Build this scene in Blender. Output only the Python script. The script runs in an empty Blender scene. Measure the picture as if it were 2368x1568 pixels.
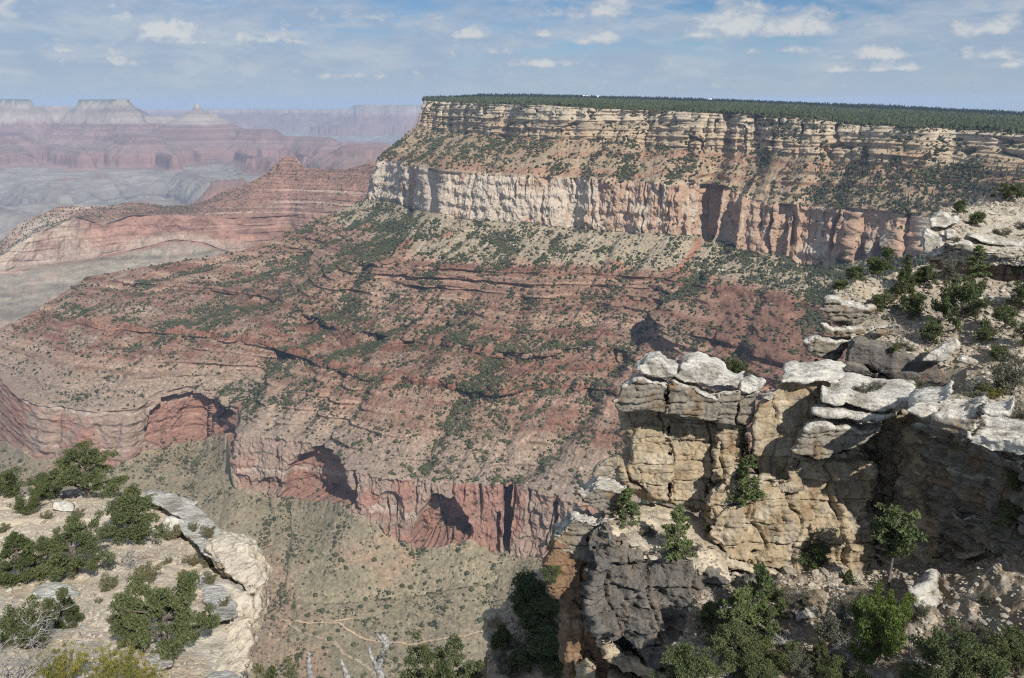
import bpy, math, random
import numpy as np
from mathutils import Vector

scene = bpy.context.scene
col = scene.collection
R = math.radians
rng = np.random.default_rng(7)
random.seed(7)

# ------------------------------------------------------------------ camera
PITCH = 16.8
FPX = 1822.0                      # focal length in the 2367-px wide working frame
cam_d = bpy.data.cameras.new('camera')
cam = bpy.data.objects.new('camera', cam_d)
col.objects.link(cam)
cam_d.sensor_width = 36.0
cam_d.lens = 36.0 * FPX / 2367.0
cam_d.clip_start = 0.2
cam_d.clip_end = 80000.0
cam.location = (0, 0, 0)
cam.rotation_euler = (R(90 - PITCH), 0, 0)
scene.camera = cam

# ------------------------------------------------------------------ sun, sky, exposure
SUN_TO = Vector((0.40, -0.66, 0.64)).normalized()
sun_el = math.asin(SUN_TO.z)
sun_az = math.atan2(SUN_TO.x, SUN_TO.y)          # clockwise from +y
sl = bpy.data.lights.new('sun', 'SUN')
sl.energy = 5.0
sl.angle = R(0.5)
sl.color = (1.0, 0.95, 0.87)
so = bpy.data.objects.new('sun', sl)
so.rotation_euler = (-SUN_TO).to_track_quat('-Z', 'Y').to_euler()
so.location = (0, 0, 500)
col.objects.link(so)

scene.view_settings.view_transform = 'Standard'
scene.view_settings.look = 'None'
scene.view_settings.exposure = 0.20
scene.view_settings.gamma = 1.0
scene.cycles.use_denoising = False
scene.cycles.pixel_filter_type = 'BLACKMAN_HARRIS'
scene.cycles.filter_width = 1.2
scene.cycles.sample_clamp_indirect = 4.0
scene.cycles.max_bounces = 5
scene.cycles.diffuse_bounces = 3
scene.cycles.volume_bounces = 1
scene.cycles.transparent_max_bounces = 6

def dirV(X, Y):
    """unit direction of a working-frame pixel"""
    c, s = math.cos(R(PITCH)), math.sin(R(PITCH))
    dx, dv = (X - 1183.5) / FPX, (784 - Y) / FPX
    v = Vector((dx, c + dv * s, -s + dv * c))
    return v.normalized()

world = bpy.data.worlds.new('World')
scene.world = world
world.use_nodes = True
wt = world.node_tree
wt.nodes.clear()
def N(t, tree, **kw):
    n = tree.nodes.new(t)
    for k, v in kw.items():
        setattr(n, k, v)
    return n
def mth(tree, op, a, b=None, clamp=False):
    n = tree.nodes.new('ShaderNodeMath'); n.operation = op; n.use_clamp = clamp
    for i, v in enumerate((a, b)):
        if v is None: continue
        if isinstance(v, (int, float)): n.inputs[i].default_value = v
        else: tree.links.new(v, n.inputs[i])
    return n.outputs[0]
def sstep(tree, x, a, b):
    n = tree.nodes.new('ShaderNodeMapRange'); n.interpolation_type = 'SMOOTHSTEP'
    tree.links.new(x, n.inputs[0])
    n.inputs[1].default_value = a; n.inputs[2].default_value = b
    return n.outputs[0]
def mixc(tree, f, a, b, mode='MIX'):
    n = tree.nodes.new('ShaderNodeMix'); n.data_type = 'RGBA'; n.blend_type = mode
    if isinstance(f, (int, float)): n.inputs[0].default_value = f
    else: tree.links.new(f, n.inputs[0])
    for i, v in ((6, a), (7, b)):
        if isinstance(v, tuple): n.inputs[i].default_value = (*v, 1.0) if len(v) == 3 else v
        else: tree.links.new(v, n.inputs[i])
    return n.outputs[2]

sky = N('ShaderNodeTexSky', wt, sky_type='NISHITA')
sky.sun_disc = False
sky.sun_elevation = sun_el
sky.sun_rotation = sun_az
sky.altitude = 2100
sky.air_density = 1.0
sky.dust_density = 1.0
sky.ozone_density = 1.6
SKY_STRENGTH = 0.067
tc = N('ShaderNodeTexCoord', wt)
vdir = tc.outputs['Generated']
def wnoise(scale, stretch, detail=6, rough=0.55, off=(0, 0, 0), dist=0.0):
    m = N('ShaderNodeMapping', wt)
    m.inputs['Scale'].default_value = stretch
    m.inputs['Location'].default_value = off
    wt.links.new(vdir, m.inputs['Vector'])
    n = N('ShaderNodeTexNoise', wt)
    n.inputs['Scale'].default_value = scale
    n.inputs['Detail'].default_value = detail
    n.inputs['Roughness'].default_value = rough
    n.inputs['Distortion'].default_value = dist
    wt.links.new(m.outputs[0], n.inputs['Vector'])
    return n.outputs[0]
sep = N('ShaderNodeSeparateXYZ', wt); wt.links.new(vdir, sep.inputs[0])
dz = sep.outputs['Z']
# thin layered sheet of altocumulus, densest to the west of the view
sheet = wnoise(3.6, (1.5, 1.5, 8.0), 8, 0.58, (0.3, 0.1, 0.2), 0.3)
fluff = wnoise(13.0, (1.2, 1.2, 2.6), 9, 0.60, (1.3, 4.1, 0.0), 0.3)
fine = wnoise(44.0, (1.0, 1.0, 1.5), 7, 0.62, (1.3, 2.1, 0.0), 0.4)
leftness = sstep(wt, sep.outputs['X'], 0.45, -0.45)
cover = mth(wt, 'ADD', sheet, mth(wt, 'MULTIPLY', leftness, 0.13))
cover = mth(wt, 'ADD', cover, mth(wt, 'MULTIPLY', mth(wt, 'SUBTRACT', fluff, 0.5), 0.42))
sheet_a = mth(wt, 'MULTIPLY', sstep(wt, cover, 0.33, 0.60), 0.80)
# heaped cumulus at fixed bearings: flat base, heaped top
blobs = [  # X, Y, half width, half height, strength
    (1098, 82, 58, 26, 1.0), (1252, 80, 48, 24, 1.0), (1375, 92, 72, 34, 1.05),
    (1700, 60, 110, 60, 0.95), (1830, 68, 130, 45, 0.95), (1620, 82, 60, 22, 0.8), (2030, 55, 60, 30, 0.7),
    (2270, 70, 120, 42, 0.7), (2050, 160, 80, 18, 0.8), (2050, 128, 140, 26, 0.7), (2270, 132, 95, 28, 0.85), (1945, 163, 60, 14, 0.7),
    (400, 78, 170, 40, 0.75), (650, 92, 230, 36, 0.6), (160, 118, 40, 16, 0.8), (740, 100, 90, 18, 0.6),
    (1400, 30, 170, 30, 0.55), (60, 30, 160, 40, 0.5), (1250, 150, 110, 18, 0.55), (1120, 120, 110, 26, 0.5),
    (860, 40, 180, 26, 0.5), (1800, 120, 130, 16, 0.5), (480, 100, 260, 30, 0.45), (240, 140, 130, 26, 0.35),
    (2340, 150, 60, 20, 0.7), (1640, 200, 160, 14, 0.4), (1300, 200, 160, 14, 0.35), (850, 175, 220, 16, 0.35)]
def blob_field(dy):
    acc = None
    for (X, Y, hw, hh, s) in blobs:
        d = dirV(X, Y + dy); rt = Vector((d.y, -d.x, 0)).normalized(); up = rt.cross(d)
        def comp(ax, h):
            n = N('ShaderNodeVectorMath', wt, operation='DOT_PRODUCT')
            wt.links.new(vdir, n.inputs[0]); n.inputs[1].default_value = ax * (FPX / h)
            return n.outputs['Value']
        a = comp(rt, hw)
        b = comp(up, hh)
        b0 = up.dot(d) * FPX / hh
        b = mth(wt, 'SUBTRACT', b, b0)
        # flat base: squash below the middle
        b = mth(wt, 'MAXIMUM', b, mth(wt, 'MULTIPLY', b, -2.4))
        r2 = mth(wt, 'ADD', mth(wt, 'MULTIPLY', a, a), mth(wt, 'MULTIPLY', b, b))
        g = mth(wt, 'MULTIPLY', mth(wt, 'SUBTRACT', 1.0, mth(wt, 'SQRT', r2)), s * 0.9)
        g = mth(wt, 'MAXIMUM', g, -0.6)
        acc = g if acc is None else mth(wt, 'MAXIMUM', acc, g)
    return acc
bf = blob_field(0)
fluff2 = wnoise(12.0, (1.2, 1.2, 4.0), 8, 0.6, (7.3, 2.1, 0.0), 0.4)
detail = mth(wt, 'ADD', mth(wt, 'MULTIPLY', mth(wt, 'SUBTRACT', fluff, 0.5), 1.5), mth(wt, 'MULTIPLY', mth(wt, 'SUBTRACT', fine, 0.5), 0.9))
cum = mth(wt, 'ADD', bf, detail)
cum_a = sstep(wt, cum, -0.05, 0.34)
alpha = mth(wt, 'MAXIMUM', sheet_a, mth(wt, 'MULTIPLY', cum_a, 0.88))
alpha = mth(wt, 'MULTIPLY', alpha, sstep(wt, dz, -0.005, 0.04))
core = sstep(wt, mth(wt, 'ADD', cum, mth(wt, 'MULTIPLY', mth(wt, 'SUBTRACT', fine, 0.5), 0.9)), 0.12, 0.8)
core = mth(wt, 'MAXIMUM', core, mth(wt, 'MULTIPLY', sstep(wt, mth(wt, 'ADD', fluff2, mth(wt, 'MULTIPLY', sheet, 0.3)), 0.52, 0.86), 0.50))
cl = mixc(wt, core, (4.5, 5.6, 7.3), (8.7, 8.8, 8.7))
# sky tinted blue-grey overall, with a pale haze veil mixed in near the horizon
base = mixc(wt, 1.0, sky.outputs[0], (0.60, 0.80, 0.98), 'MULTIPLY')
base = mixc(wt, mth(wt, 'MULTIPLY', sstep(wt, dz, 0.10, 0.0), 0.85), base, (5.3, 6.3, 7.7))
skyc = mixc(wt, alpha, base, cl)
bg = N('ShaderNodeBackground', wt)
bg.inputs['Strength'].default_value = SKY_STRENGTH
wt.links.new(skyc, bg.inputs['Color'])
wo = N('ShaderNodeOutputWorld', wt)
wt.links.new(bg.outputs[0], wo.inputs['Surface'])

# ------------------------------------------------------------------ helpers
def P(X, Y, y):
    """world points from working-frame pixels and world distance y (arrays)"""
    X = np.asarray(X, float); Y = np.asarray(Y, float); y = np.asarray(y, float)
    c, s = math.cos(R(PITCH)), math.sin(R(PITCH))
    dx, dv = (X - 1183.5) / FPX, (784 - Y) / FPX
    k = y / (c + dv * s)
    return np.stack([dx * k, y + 0 * k, (-s + dv * c) * k], -1)
def proj(p):
    c, s = math.cos(R(PITCH)), math.sin(R(PITCH))
    f = p[..., 1] * c - p[..., 2] * s
    u = p[..., 1] * s + p[..., 2] * c
    return 1183.5 + FPX * p[..., 0] / f, 784 - FPX * u / f
def dep(Y):
    """tangent of the depression angle in the middle plane for frame row Y"""
    return np.tan(np.arctan((np.asarray(Y, float) - 784) / FPX) + R(PITCH))

def _h(ix, iy, iz, seed):
    with np.errstate(over='ignore'):
        h = (ix.astype(np.uint32) * np.uint32(374761393) + iy.astype(np.uint32) * np.uint32(668265263)
             + iz.astype(np.uint32) * np.uint32(2147483647 - 12345) + np.uint32((seed * 974711 + 12345) & 0xffffffff))
        h = (h ^ (h >> np.uint32(13))) * np.uint32(1274126177)
        h = h ^ (h >> np.uint32(16))
        h = h * np.uint32(2246822519)
        h = h ^ (h >> np.uint32(15))
    return h
def noise(p, seed=0):
    """gradient noise, about -1..1"""
    p = np.asarray(p, np.float32)
    if p.shape[-1] == 2:
        p = np.concatenate([p, np.full(p.shape[:-1] + (1,), 0.37, np.float32)], -1)
    i = np.floor(p); f = p - i; i = i.astype(np.int64)
    w = f * f * f * (f * (f * 6 - 15) + 10)
    out = np.zeros(p.shape[:-1], np.float32)
    for cx in (0, 1):
        wx = w[..., 0] if cx else 1 - w[..., 0]
        for cy in (0, 1):
            wy = w[..., 1] if cy else 1 - w[..., 1]
            for cz in (0, 1):
                wz = w[..., 2] if cz else 1 - w[..., 2]
                h = _h(i[..., 0] + cx, i[..., 1] + cy, i[..., 2] + cz, seed)
                gx = (h & np.uint32(1023)).astype(np.float32) / 511.5 - 1
                gy = ((h >> np.uint32(10)) & np.uint32(1023)).astype(np.float32) / 511.5 - 1
                gz = ((h >> np.uint32(20)) & np.uint32(1023)).astype(np.float32) / 511.5 - 1
                out += wx * wy * wz * (gx * (f[..., 0] - cx) + gy * (f[..., 1] - cy) + gz * (f[..., 2] - cz))
    return out * 1.5
def fbm(p, oct=4, seed=0, gain=0.5, lac=2.03):
    p = np.asarray(p, np.float32); a = 1.0; s = 0; t = 0
    for k in range(oct):
        s = s + a * noise(p, seed + k * 17); t += a
        a *= gain; p = p * lac + 3.1
    return s / t * 1.4
def ridged(p, oct=4, seed=0, gain=0.5):
    p = np.asarray(p, np.float32); a = 1.0; s = 0; t = 0
    for k in range(oct):
        s = s + a * (1 - np.abs(noise(p, seed + k * 17)) * 1.6); t += a
        a *= gain; p = p * 2.03 + 5.3
    return s / t                       # about 0..1, sharp maxima
def worley(p, seed=0):
    """F1, F2 and a cell id in 0..1"""
    p = np.asarray(p, np.float32)
    i = np.floor(p).astype(np.int64); n = p.shape[:-1]
    f1 = np.full(n, 9.0, np.float32); f2 = np.full(n, 9.0, np.float32); cid = np.zeros(n, np.float32)
    for ax in (-1, 0, 1):
        for ay in (-1, 0, 1):
            for az in (-1, 0, 1):
                c = [i[..., 0] + ax, i[..., 1] + ay, i[..., 2] + az]
                h = _h(*c, seed)
                q = [c[0] + (h & np.uint32(1023)) / 1023.0, c[1] + ((h >> np.uint32(10)) & np.uint32(1023)) / 1023.0,
                     c[2] + ((h >> np.uint32(20)) & np.uint32(1023)) / 1023.0]
                d = np.sqrt(sum((p[..., k] - q[k]) ** 2 for k in range(3))).astype(np.float32)
                near = d < f1
                f2 = np.where(near, f1, np.minimum(f2, d)); f1 = np.where(near, d, f1)
                cid = np.where(near, (h >> np.uint32(5)) % np.uint32(997) / 997.0, cid)
    return f1, f2, cid
def sm(x, a, b):
    t = np.clip((np.asarray(x, np.float32) - a) / (b - a), 0, 1)
    return t * t * (3 - 2 * t)
def mix(a, b, t):
    t = np.asarray(t)
    if np.ndim(a) <= 1 and not np.isscalar(a): a = np.asarray(a)
    return a + (np.asarray(b) - a) * t
def cmix(c, rgb, t):
    return c + (np.asarray(rgb, np.float32) - c) * np.clip(t, 0, 1)[..., None]
def ip(x, pts, k=1):
    xs = [q[0] for q in pts]; return np.interp(x, xs, [q[k] for q in pts])
def smooth1(a, n):
    if n < 1: return a
    k = np.hanning(2 * n + 3); k /= k.sum()
    return np.convolve(np.pad(a, n + 1, mode='edge'), k, mode='valid')
def pchip(x, xs, ys):
    xs = np.asarray(xs, float); ys = np.asarray(ys, float); h = np.diff(xs); d = np.diff(ys) / h
    m = np.zeros_like(ys); m[0], m[-1] = d[0], d[-1]
    for i in range(1, len(ys) - 1):
        if d[i - 1] * d[i] > 0:
            w1, w2 = 2 * h[i] + h[i - 1], h[i] + 2 * h[i - 1]
            m[i] = (w1 + w2) / (w1 / d[i - 1] + w2 / d[i])
    j = np.clip(np.searchsorted(xs, x) - 1, 0, len(h) - 1); t = (x - xs[j]) / h[j]
    return ((1 + 2 * t) * (1 - t) ** 2 * ys[j] + t * (1 - t) ** 2 * h[j] * m[j]
            + t * t * (3 - 2 * t) * ys[j + 1] + t * t * (t - 1) * h[j] * m[j + 1])

def make_mesh(name, v, faces, cols=None, smooth=True):
    """v (n,3); faces (m,3) or (m,4) array"""
    me = bpy.data.meshes.new(name)
    v = np.ascontiguousarray(v, np.float32).reshape(-1, 3); faces = np.ascontiguousarray(faces, np.int32)
    nf, k = faces.shape
    me.vertices.add(len(v)); me.vertices.foreach_set('co', v.ravel())
    me.loops.add(nf * k); me.loops.foreach_set('vertex_index', faces.ravel())
    me.polygons.add(nf); me.polygons.foreach_set('loop_start', np.arange(0, nf * k, k, dtype=np.int32))
    me.polygons.foreach_set('use_smooth', np.full(nf, smooth, bool))
    if cols is not None:
        a = me.attributes.new('tint', 'FLOAT_COLOR', 'POINT')
        c = np.ones((len(v), 4), np.float32); c[:, :3] = np.clip(cols.reshape(-1, 3), 0.003, 0.9)
        a.data.foreach_set('color', c.ravel())
    me.update(); me.validate()
    return me
def grid_faces(n, m):
    i = np.arange(n - 1)[:, None] * m + np.arange(m - 1)[None]
    return np.stack([i, i + m, i + m + 1, i + 1], -1).reshape(-1, 4)
def grid_normals(p):
    du = np.gradient(p, axis=1); dv = np.gradient(p, axis=0)
    n = np.cross(dv, du); n /= np.linalg.norm(n, axis=-1, keepdims=True) + 1e-9
    return n
def add_obj(name, me, mat=None, parent=None):
    o = bpy.data.objects.new(name, me); col.objects.link(o)
    if mat is not None and me is not None and len(me.materials) == 0: me.materials.append(mat)
    if parent is not None: o.parent = parent
    return o
def tag(o, label=None, cat=None, group=None, kind=None):
    if label: o['label'] = label
    if cat: o['category'] = cat
    if group: o['group'] = group
    if kind: o['kind'] = kind
    return o
def empty(name, loc):
    o = bpy.data.objects.new(name, None); o.location = loc; o.empty_display_size = 0.3; col.objects.link(o); return o

# ------------------------------------------------------------------ generic loft of strata rows
def blur_u(a, n):
    k = np.hanning(2 * n + 3); k /= k.sum(); b = np.pad(a, ((n + 1, n + 1), (0, 0)), mode='edge')
    # odd reflection keeps the ends in place
    b[:n + 1] = 2 * a[:1] - a[n + 1:0:-1]; b[-n - 1:] = 2 * a[-1:] - a[-2:-n - 3:-1]
    return np.stack([np.convolve(b[:, i], k, mode='valid') for i in range(3)], -1)
def loft(rows, nv, soft=None):
    """rows: list of (nu,3) arrays; nv: samples per gap -> (n,nu,3), row coordinate"""
    out, vv = [], []
    for i in range(len(rows) - 1):
        t = np.linspace(0, 1, nv[i], endpoint=(i == len(rows) - 2))
        g = rows[i][None] + (rows[i + 1] - rows[i])[None] * t[:, None, None]
        if soft is not None and soft[i]:
            a, b = blur_u(rows[i], soft[i]), blur_u(rows[i + 1], soft[i])
            w = (sm(t, 0, 0.16) * (1 - sm(t, 0.84, 1)))[:, None, None]
            g = g * (1 - w) + w * (a[None] + (b - a)[None] * t[:, None, None])
        out.append(g); vv.append(i + t)
    return np.concatenate(out, 0), np.concatenate(vv)
def zrule(X, Y, z): return -z / dep(Y)

# ------------------------------------------------------------------ materials
def tint_mat(name, scale=1.0, var=0.25, bump=0.0, bump_scale=1.0, rough=0.95, speck=0.0, speck_col=(0.06, 0.055, 0.05), speck_scale=8.0, bump_dist=0.1):
    m = bpy.data.materials.new(name); m.use_nodes = True; t = m.node_tree; t.nodes.clear()
    at = N('ShaderNodeAttribute', t, attribute_name='tint')
    geo = N('ShaderNodeNewGeometry', t)
    def nz(sc, det=5, ro=0.6):
        n = N('ShaderNodeTexNoise', t); n.inputs['Scale'].default_value = sc; n.inputs['Detail'].default_value = det; n.inputs['Roughness'].default_value = ro
        t.links.new(geo.outputs['Position'], n.inputs['Vector']); return n.outputs[0]
    n1 = nz(scale)
    f = N('ShaderNodeMapRange', t); t.links.new(n1, f.inputs[0]); f.inputs[1].default_value = 0.25; f.inputs[2].default_value = 0.75
    f.inputs[3].default_value = 1 - var; f.inputs[4].default_value = 1 + var
    cc = N('ShaderNodeCombineColor', t)
    for k in range(3): t.links.new(f.outputs[0], cc.inputs[k])
    c = mixc(t, 1.0, at.outputs['Color'], cc.outputs[0], 'MULTIPLY')
    if speck > 0:
        s = mth(t, 'MULTIPLY', sstep(t, nz(speck_scale, 6, 0.7), 0.55, 0.68), speck)
        c = mixc(t, s, c, speck_col)
    b = N('ShaderNodeBsdfPrincipled', t); b.inputs['Roughness'].default_value = rough
    b.inputs['Specular IOR Level'].default_value = 0.2
    t.links.new(c, b.inputs['Base Color'])
    if bump > 0:
        bn = N('ShaderNodeBump', t); bn.inputs['Strength'].default_value = bump; bn.inputs['Distance'].default_value = bump_dist
        vo = N('ShaderNodeTexVoronoi', t); vo.inputs['Scale'].default_value = bump_scale * 0.8
        t.links.new(geo.outputs['Position'], vo.inputs['Vector'])
        h = mth(t, 'ADD', nz(bump_scale, 8, 0.65), mth(t, 'MULTIPLY', vo.outputs['Distance'], 0.35))
        t.links.new(h, bn.inputs['Height']); t.links.new(bn.outputs[0], b.inputs['Normal'])
    o = N('ShaderNodeOutputMaterial', t); t.links.new(b.outputs[0], o.inputs['Surface'])
    return m
M_far = tint_mat('far_strata', 0.01, 0.10)
M_wall = tint_mat('canyon_strata', 0.16, 0.26, 0.6, 0.22, bump_dist=3.0)
def leaf_mat(name, base, dry, trans=0.15, scale=1.5):
    m = bpy.data.materials.new(name); m.use_nodes = True; t = m.node_tree; t.nodes.clear()
    oi = N('ShaderNodeObjectInfo', t)
    geo = N('ShaderNodeNewGeometry', t)
    n = N('ShaderNodeTexNoise', t); n.inputs['Scale'].default_value = scale; n.inputs['Detail'].default_value = 3
    t.links.new(geo.outputs['Position'], n.inputs['Vector'])
    f = mth(t, 'ADD', mth(t, 'ADD', mth(t, 'MULTIPLY', sstep(t, n.outputs[0], 0.35, 0.7), 0.7), mth(t, 'MULTIPLY', oi.outputs['Random'], 0.45)), mth(t, 'MULTIPLY', mth(t, 'SUBTRACT', geo.outputs['Random Per Island'], 0.5), 0.8), True)
    c = mixc(t, f, base, dry)
    d = N('ShaderNodeBsdfDiffuse', t); t.links.new(c, d.inputs[0])
    tr = N('ShaderNodeBsdfTranslucent', t); t.links.new(c, tr.inputs[0])
    mx = N('ShaderNodeMixShader', t); mx.inputs[0].default_value = trans
    t.links.new(d.outputs[0], mx.inputs[1]); t.links.new(tr.outputs[0], mx.inputs[2])
    o = N('ShaderNodeOutputMaterial', t); t.links.new(mx.outputs[0], o.inputs['Surface'])
    return m
M_scrub = leaf_mat('scrub', (0.046, 0.051, 0.027), (0.088, 0.091, 0.050), 0.0, 0.02)
M_forest = leaf_mat('rim_forest', (0.038, 0.051, 0.025), (0.068, 0.080, 0.040), 0.0, 0.006)
M_pines_shade = leaf_mat('far_pines_shade_tone', (0.014, 0.022, 0.018), (0.022, 0.034, 0.026), 0.0, 0.004)  # near-black green: cloud shadow over the far forest, put into the leaf colour
def ico():
    t = (1 + 5 ** 0.5) / 2
    v = np.array([(-1, t, 0), (1, t, 0), (-1, -t, 0), (1, -t, 0), (0, -1, t), (0, 1, t), (0, -1, -t), (0, 1, -t), (t, 0, -1), (t, 0, 1), (-t, 0, -1), (-t, 0, 1)], float)
    f = np.array([(0, 11, 5), (0, 5, 1), (0, 1, 7), (0, 7, 10), (0, 10, 11), (1, 5, 9), (5, 11, 4), (11, 10, 2), (10, 7, 6), (7, 1, 8), (3, 9, 4), (3, 4, 2), (3, 2, 6), (3, 6, 8), (3, 8, 9), (4, 9, 5), (2, 4, 11), (6, 2, 10), (8, 6, 7), (9, 8, 1)])
    return v / np.linalg.norm(v, axis=1)[:, None], f
def subdiv(v, f):
    v = list(map(tuple, v)); cache = {}; out = []
    def mid(a, b):
        k = (min(a, b), max(a, b))
        if k not in cache:
            m = (np.array(v[a]) + np.array(v[b])) / 2; v.append(tuple(m / np.linalg.norm(m))); cache[k] = len(v) - 1
        return cache[k]
    for a, b, c in f:
        ab, bc, ca = mid(a, b), mid(b, c), mid(c, a); out += [(a, ab, ca), (b, bc, ab), (c, ca, bc), (ab, bc, ca)]
    return np.array(v), np.array(out)
ICO = ico(); ICO2 = subdiv(*ICO); ICO3 = subdiv(*ICO2)

M_block = tint_mat('fallen_blocks', 0.5, 0.15)
# ------------------------------------------------------------------ far canyon: buttes, platform, inner gorge (one height field)
PROFILE = [(0, 0), (45, -85), (230, -180), (320, -305), (470, -360), (490, -385), (610, -430), (635, -460), (760, -505), (785, -535), (930, -580), (1050, -635),
           (1110, -765), (1500, -840), (2200, -900), (3400, -940)]
def build_far():
    na, nr = 1000, 760
    az = np.radians(np.linspace(-37, 3, na)); r = np.concatenate([np.geomspace(2300, 9000, 270)[:-1], np.linspace(9000, 13500, 360)[:-1], np.geomspace(13500, 30000, 140)]); nr = len(r)
    A, Rr = np.meshgrid(az, r)
    x, y = Rr * np.sin(A), Rr * np.cos(A)
    pt = np.stack([x, y], -1)
    warp = 330 * fbm(pt / 2600, 4, 3) + 260 * (ridged(pt / 850, 4, 5) - 0.5) + 110 * (ridged(pt / 300, 3, 8) - 0.5) + 50 * fbm(pt / 120, 3, 9)
    def px(X, yy): return (X - 1183.5) / FPX * yy / math.cos(R(PITCH)) * 0.955
    # skeletons: list of (x0,y0,x1,y1, top height, start distance in the profile, warp share)
    sk = []
    def seg(X0, y0, X1, y1, ztop, start=0.0, wsh=1.0, rad=0.0):
        sk.append((px(X0, y0), y0, px(X1, y1), y1, ztop, start, wsh, rad))
    seg(-400, 12600, 96, 12500, 24, 0, 0.25, 120)
    seg(110, 12700, 200, 12900, -70, 120, 0.3, 40)
    seg(228, 12400, 330, 12400, 24, 0, 0.12, 40)
    seg(236, 12300, 322, 12200, 24, 0, 0.12, 40)
    seg(360, 12300, 420, 12500, -215, 190, 0.5, 20)
    pass
    seg(455, 12000, 520, 12000, -190, 210, 0.25, 10)
    seg(520, 12000, 640, 11400, -380, 430, 0.5, 40)
    seg(640, 11400, 770, 11000, -470, 640, 0.6, 40)
    seg(300, 11900, 360, 10300, -440, 450, 0.6, 40)
    seg(60, 12000, 20, 10500, -430, 450, 0.6, 40)
    seg(-150, 11500, -200, 9800, -560, 900, 0.8, 40)
    for (a, b, c_, e_, zt, st) in ((150, 11200, 215, 9500, -560, 900), (330, 11000, 420, 9400, -600, 1000), (560, 10800, 640, 9000, -640, 1060), (20, 10800, -60, 9000, -620, 1050), (700, 10500, 800, 8800, -640, 1060), (240, 9600, 250, 8600, -770, 1160), (430, 9300, 500, 8200, -780, 1170), (60, 8400, 160, 7700, -800, 1250), (-120, 6500, 90, 5600, -790, 1200), (120, 5400, 330, 5000, -800, 1250), (330, 7000, 430, 6000, -810, 1300)):
        seg(a, b, c_, e_, zt, st, 0.7, 20)
    seg(500, 6100, 570, 6300, -575, 1100, 0.15, 10)
    seg(820, 8300, 900, 8000, -420, 640, 0.4, 40)
    seg(760, 13500, 900, 13000, -640, 1100, 0.6, 60)
    seg(530, 23500, 880, 23500, -215, 0, 0.8, 300)
    seg(880, 21000, 1250, 21000, -95, 0, 0.5, 500)
    seg(-500, 25000, 560, 27500, -260, 0, 0.8, 300)
    z = np.full(x.shape, -960.0)
    P_d = [q[0] for q in PROFILE]; P_z = [q[1] for q in PROFILE]
    for (x0, y0, x1, y1, zt, st, ws, rad) in sk:
        dx, dy = x1 - x0, y1 - y0; L = dx * dx + dy * dy
        t = np.clip(((x - x0) * dx + (y - y0) * dy) / L, 0, 1)
        d = np.hypot(x - x0 - t * dx, y - y0 - t * dy) - rad
        fade = sm(d, 0, 500)
        d = d + warp * (ws + (1 - ws) * fade) * sm(d, -40, 160)
        d = np.maximum(d, 0)
        base = np.interp(st, P_d, P_z)
        zz = np.interp(d + st, P_d, P_z)
        if zt > base: zz = zz + (zt - base) * np.exp(-d / 180.0)
        else: zz = np.minimum(zz, zt + (zz - base) * 1.0) if False else np.minimum(zz, zt)
        z = np.maximum(z, zz)
    # the small summit knob
    kx, ky = px(484, 11950), 11950
    d = np.hypot(x - kx, (y - ky)); z = np.maximum(z, -36 - 50 * sm(d, 30, 70) - d * 0.5)
    # tonto platform relief and the inner gorge
    low = sm(z, -760, -900)
    z = z + low * (75 * fbm(pt / 900, 4, 21) + 170 * (ridged(pt / 800, 4, 22) - 0.6) + 18 * (ridged(pt / 220, 3, 23) - 0.6))
    gx = np.array([-9000, -6500, -4700, -3600, -2500, -1300, 500]); gy = np.array([7000, 7600, 7300, 8300, 7500, 8400, 7800])
    gl = np.interp(x, gx, gy) + 350 * fbm(np.stack([x / 900, x * 0 + 3.3], -1), 3, 31)
    dg = np.abs(y - gl) + 260 * fbm(pt / 420, 3, 33)
    gorge = np.interp(dg, [0, 60, 330, 350, 700, 760, 4000], [-330, -320, -170, -110, -55, 0, 0])
    z = z + gorge * low
    for (xa, ya, xb, yb) in ((-3700, 8200, -4300, 11000), (-2500, 7500, -2100, 10500), (-5600, 7400, -4900, 4500), (-1300, 8300, -600, 11000), (-7000, 7600, -7600, 10500)):
        dx, dy = xb - xa, yb - ya; t = np.clip(((x - xa) * dx + (y - ya) * dy) / (dx * dx + dy * dy), 0, 1)
        d = np.hypot(x - xa - t * dx, y - ya - t * dy) + 240 * fbm(pt / 500, 3, 37)
        z = z - low * np.interp(d, [0, 90, 100, 260, 280, 600], [170, 150, 90, 60, 10, 0]) * (1 - t * 0.8)
    # bench ledges
    led = (z / 36.0 + 0.6 * fbm(pt / 1200, 2, 41)); fr = led - np.floor(led)
    z = z + 11 * (sm(fr, 0.35, 0.75) - fr)
    z = z + 5 * fbm(pt / 130, 3, 43)
    p = np.stack([x, y, z], -1)
    # colour by stratum
    zb = z + 22 * fbm(pt / 700, 3, 51)
    stops = [(-1400, (0.055, 0.050, 0.055)), (-985, (0.075, 0.068, 0.066)), (-955, (0.145, 0.132, 0.118)), (-800, (0.17, 0.15, 0.13)), (-770, (0.155, 0.095, 0.08)), (-650, (0.16, 0.092, 0.075)),
             (-600, (0.155, 0.105, 0.088)), (-420, (0.15, 0.095, 0.082)), (-330, (0.16, 0.105, 0.09)), (-305, (0.21, 0.175, 0.15)), (-195, (0.22, 0.185, 0.155)), (-170, (0.15, 0.125, 0.105)),
             (-100, (0.16, 0.135, 0.11)), (-85, (0.215, 0.185, 0.155)), (8, (0.22, 0.19, 0.155)), (18, (0.07, 0.085, 0.06)), (60, (0.07, 0.085, 0.06))]
    c = np.stack([np.interp(zb, [s[0] for s in stops], [s[1][k] for s in stops]) for k in range(3)], -1).astype(np.float32)
    band = noise(np.stack([z / 14.0, z * 0 + 0.2, pt[..., 0] / 4000], -1), 61)
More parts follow.
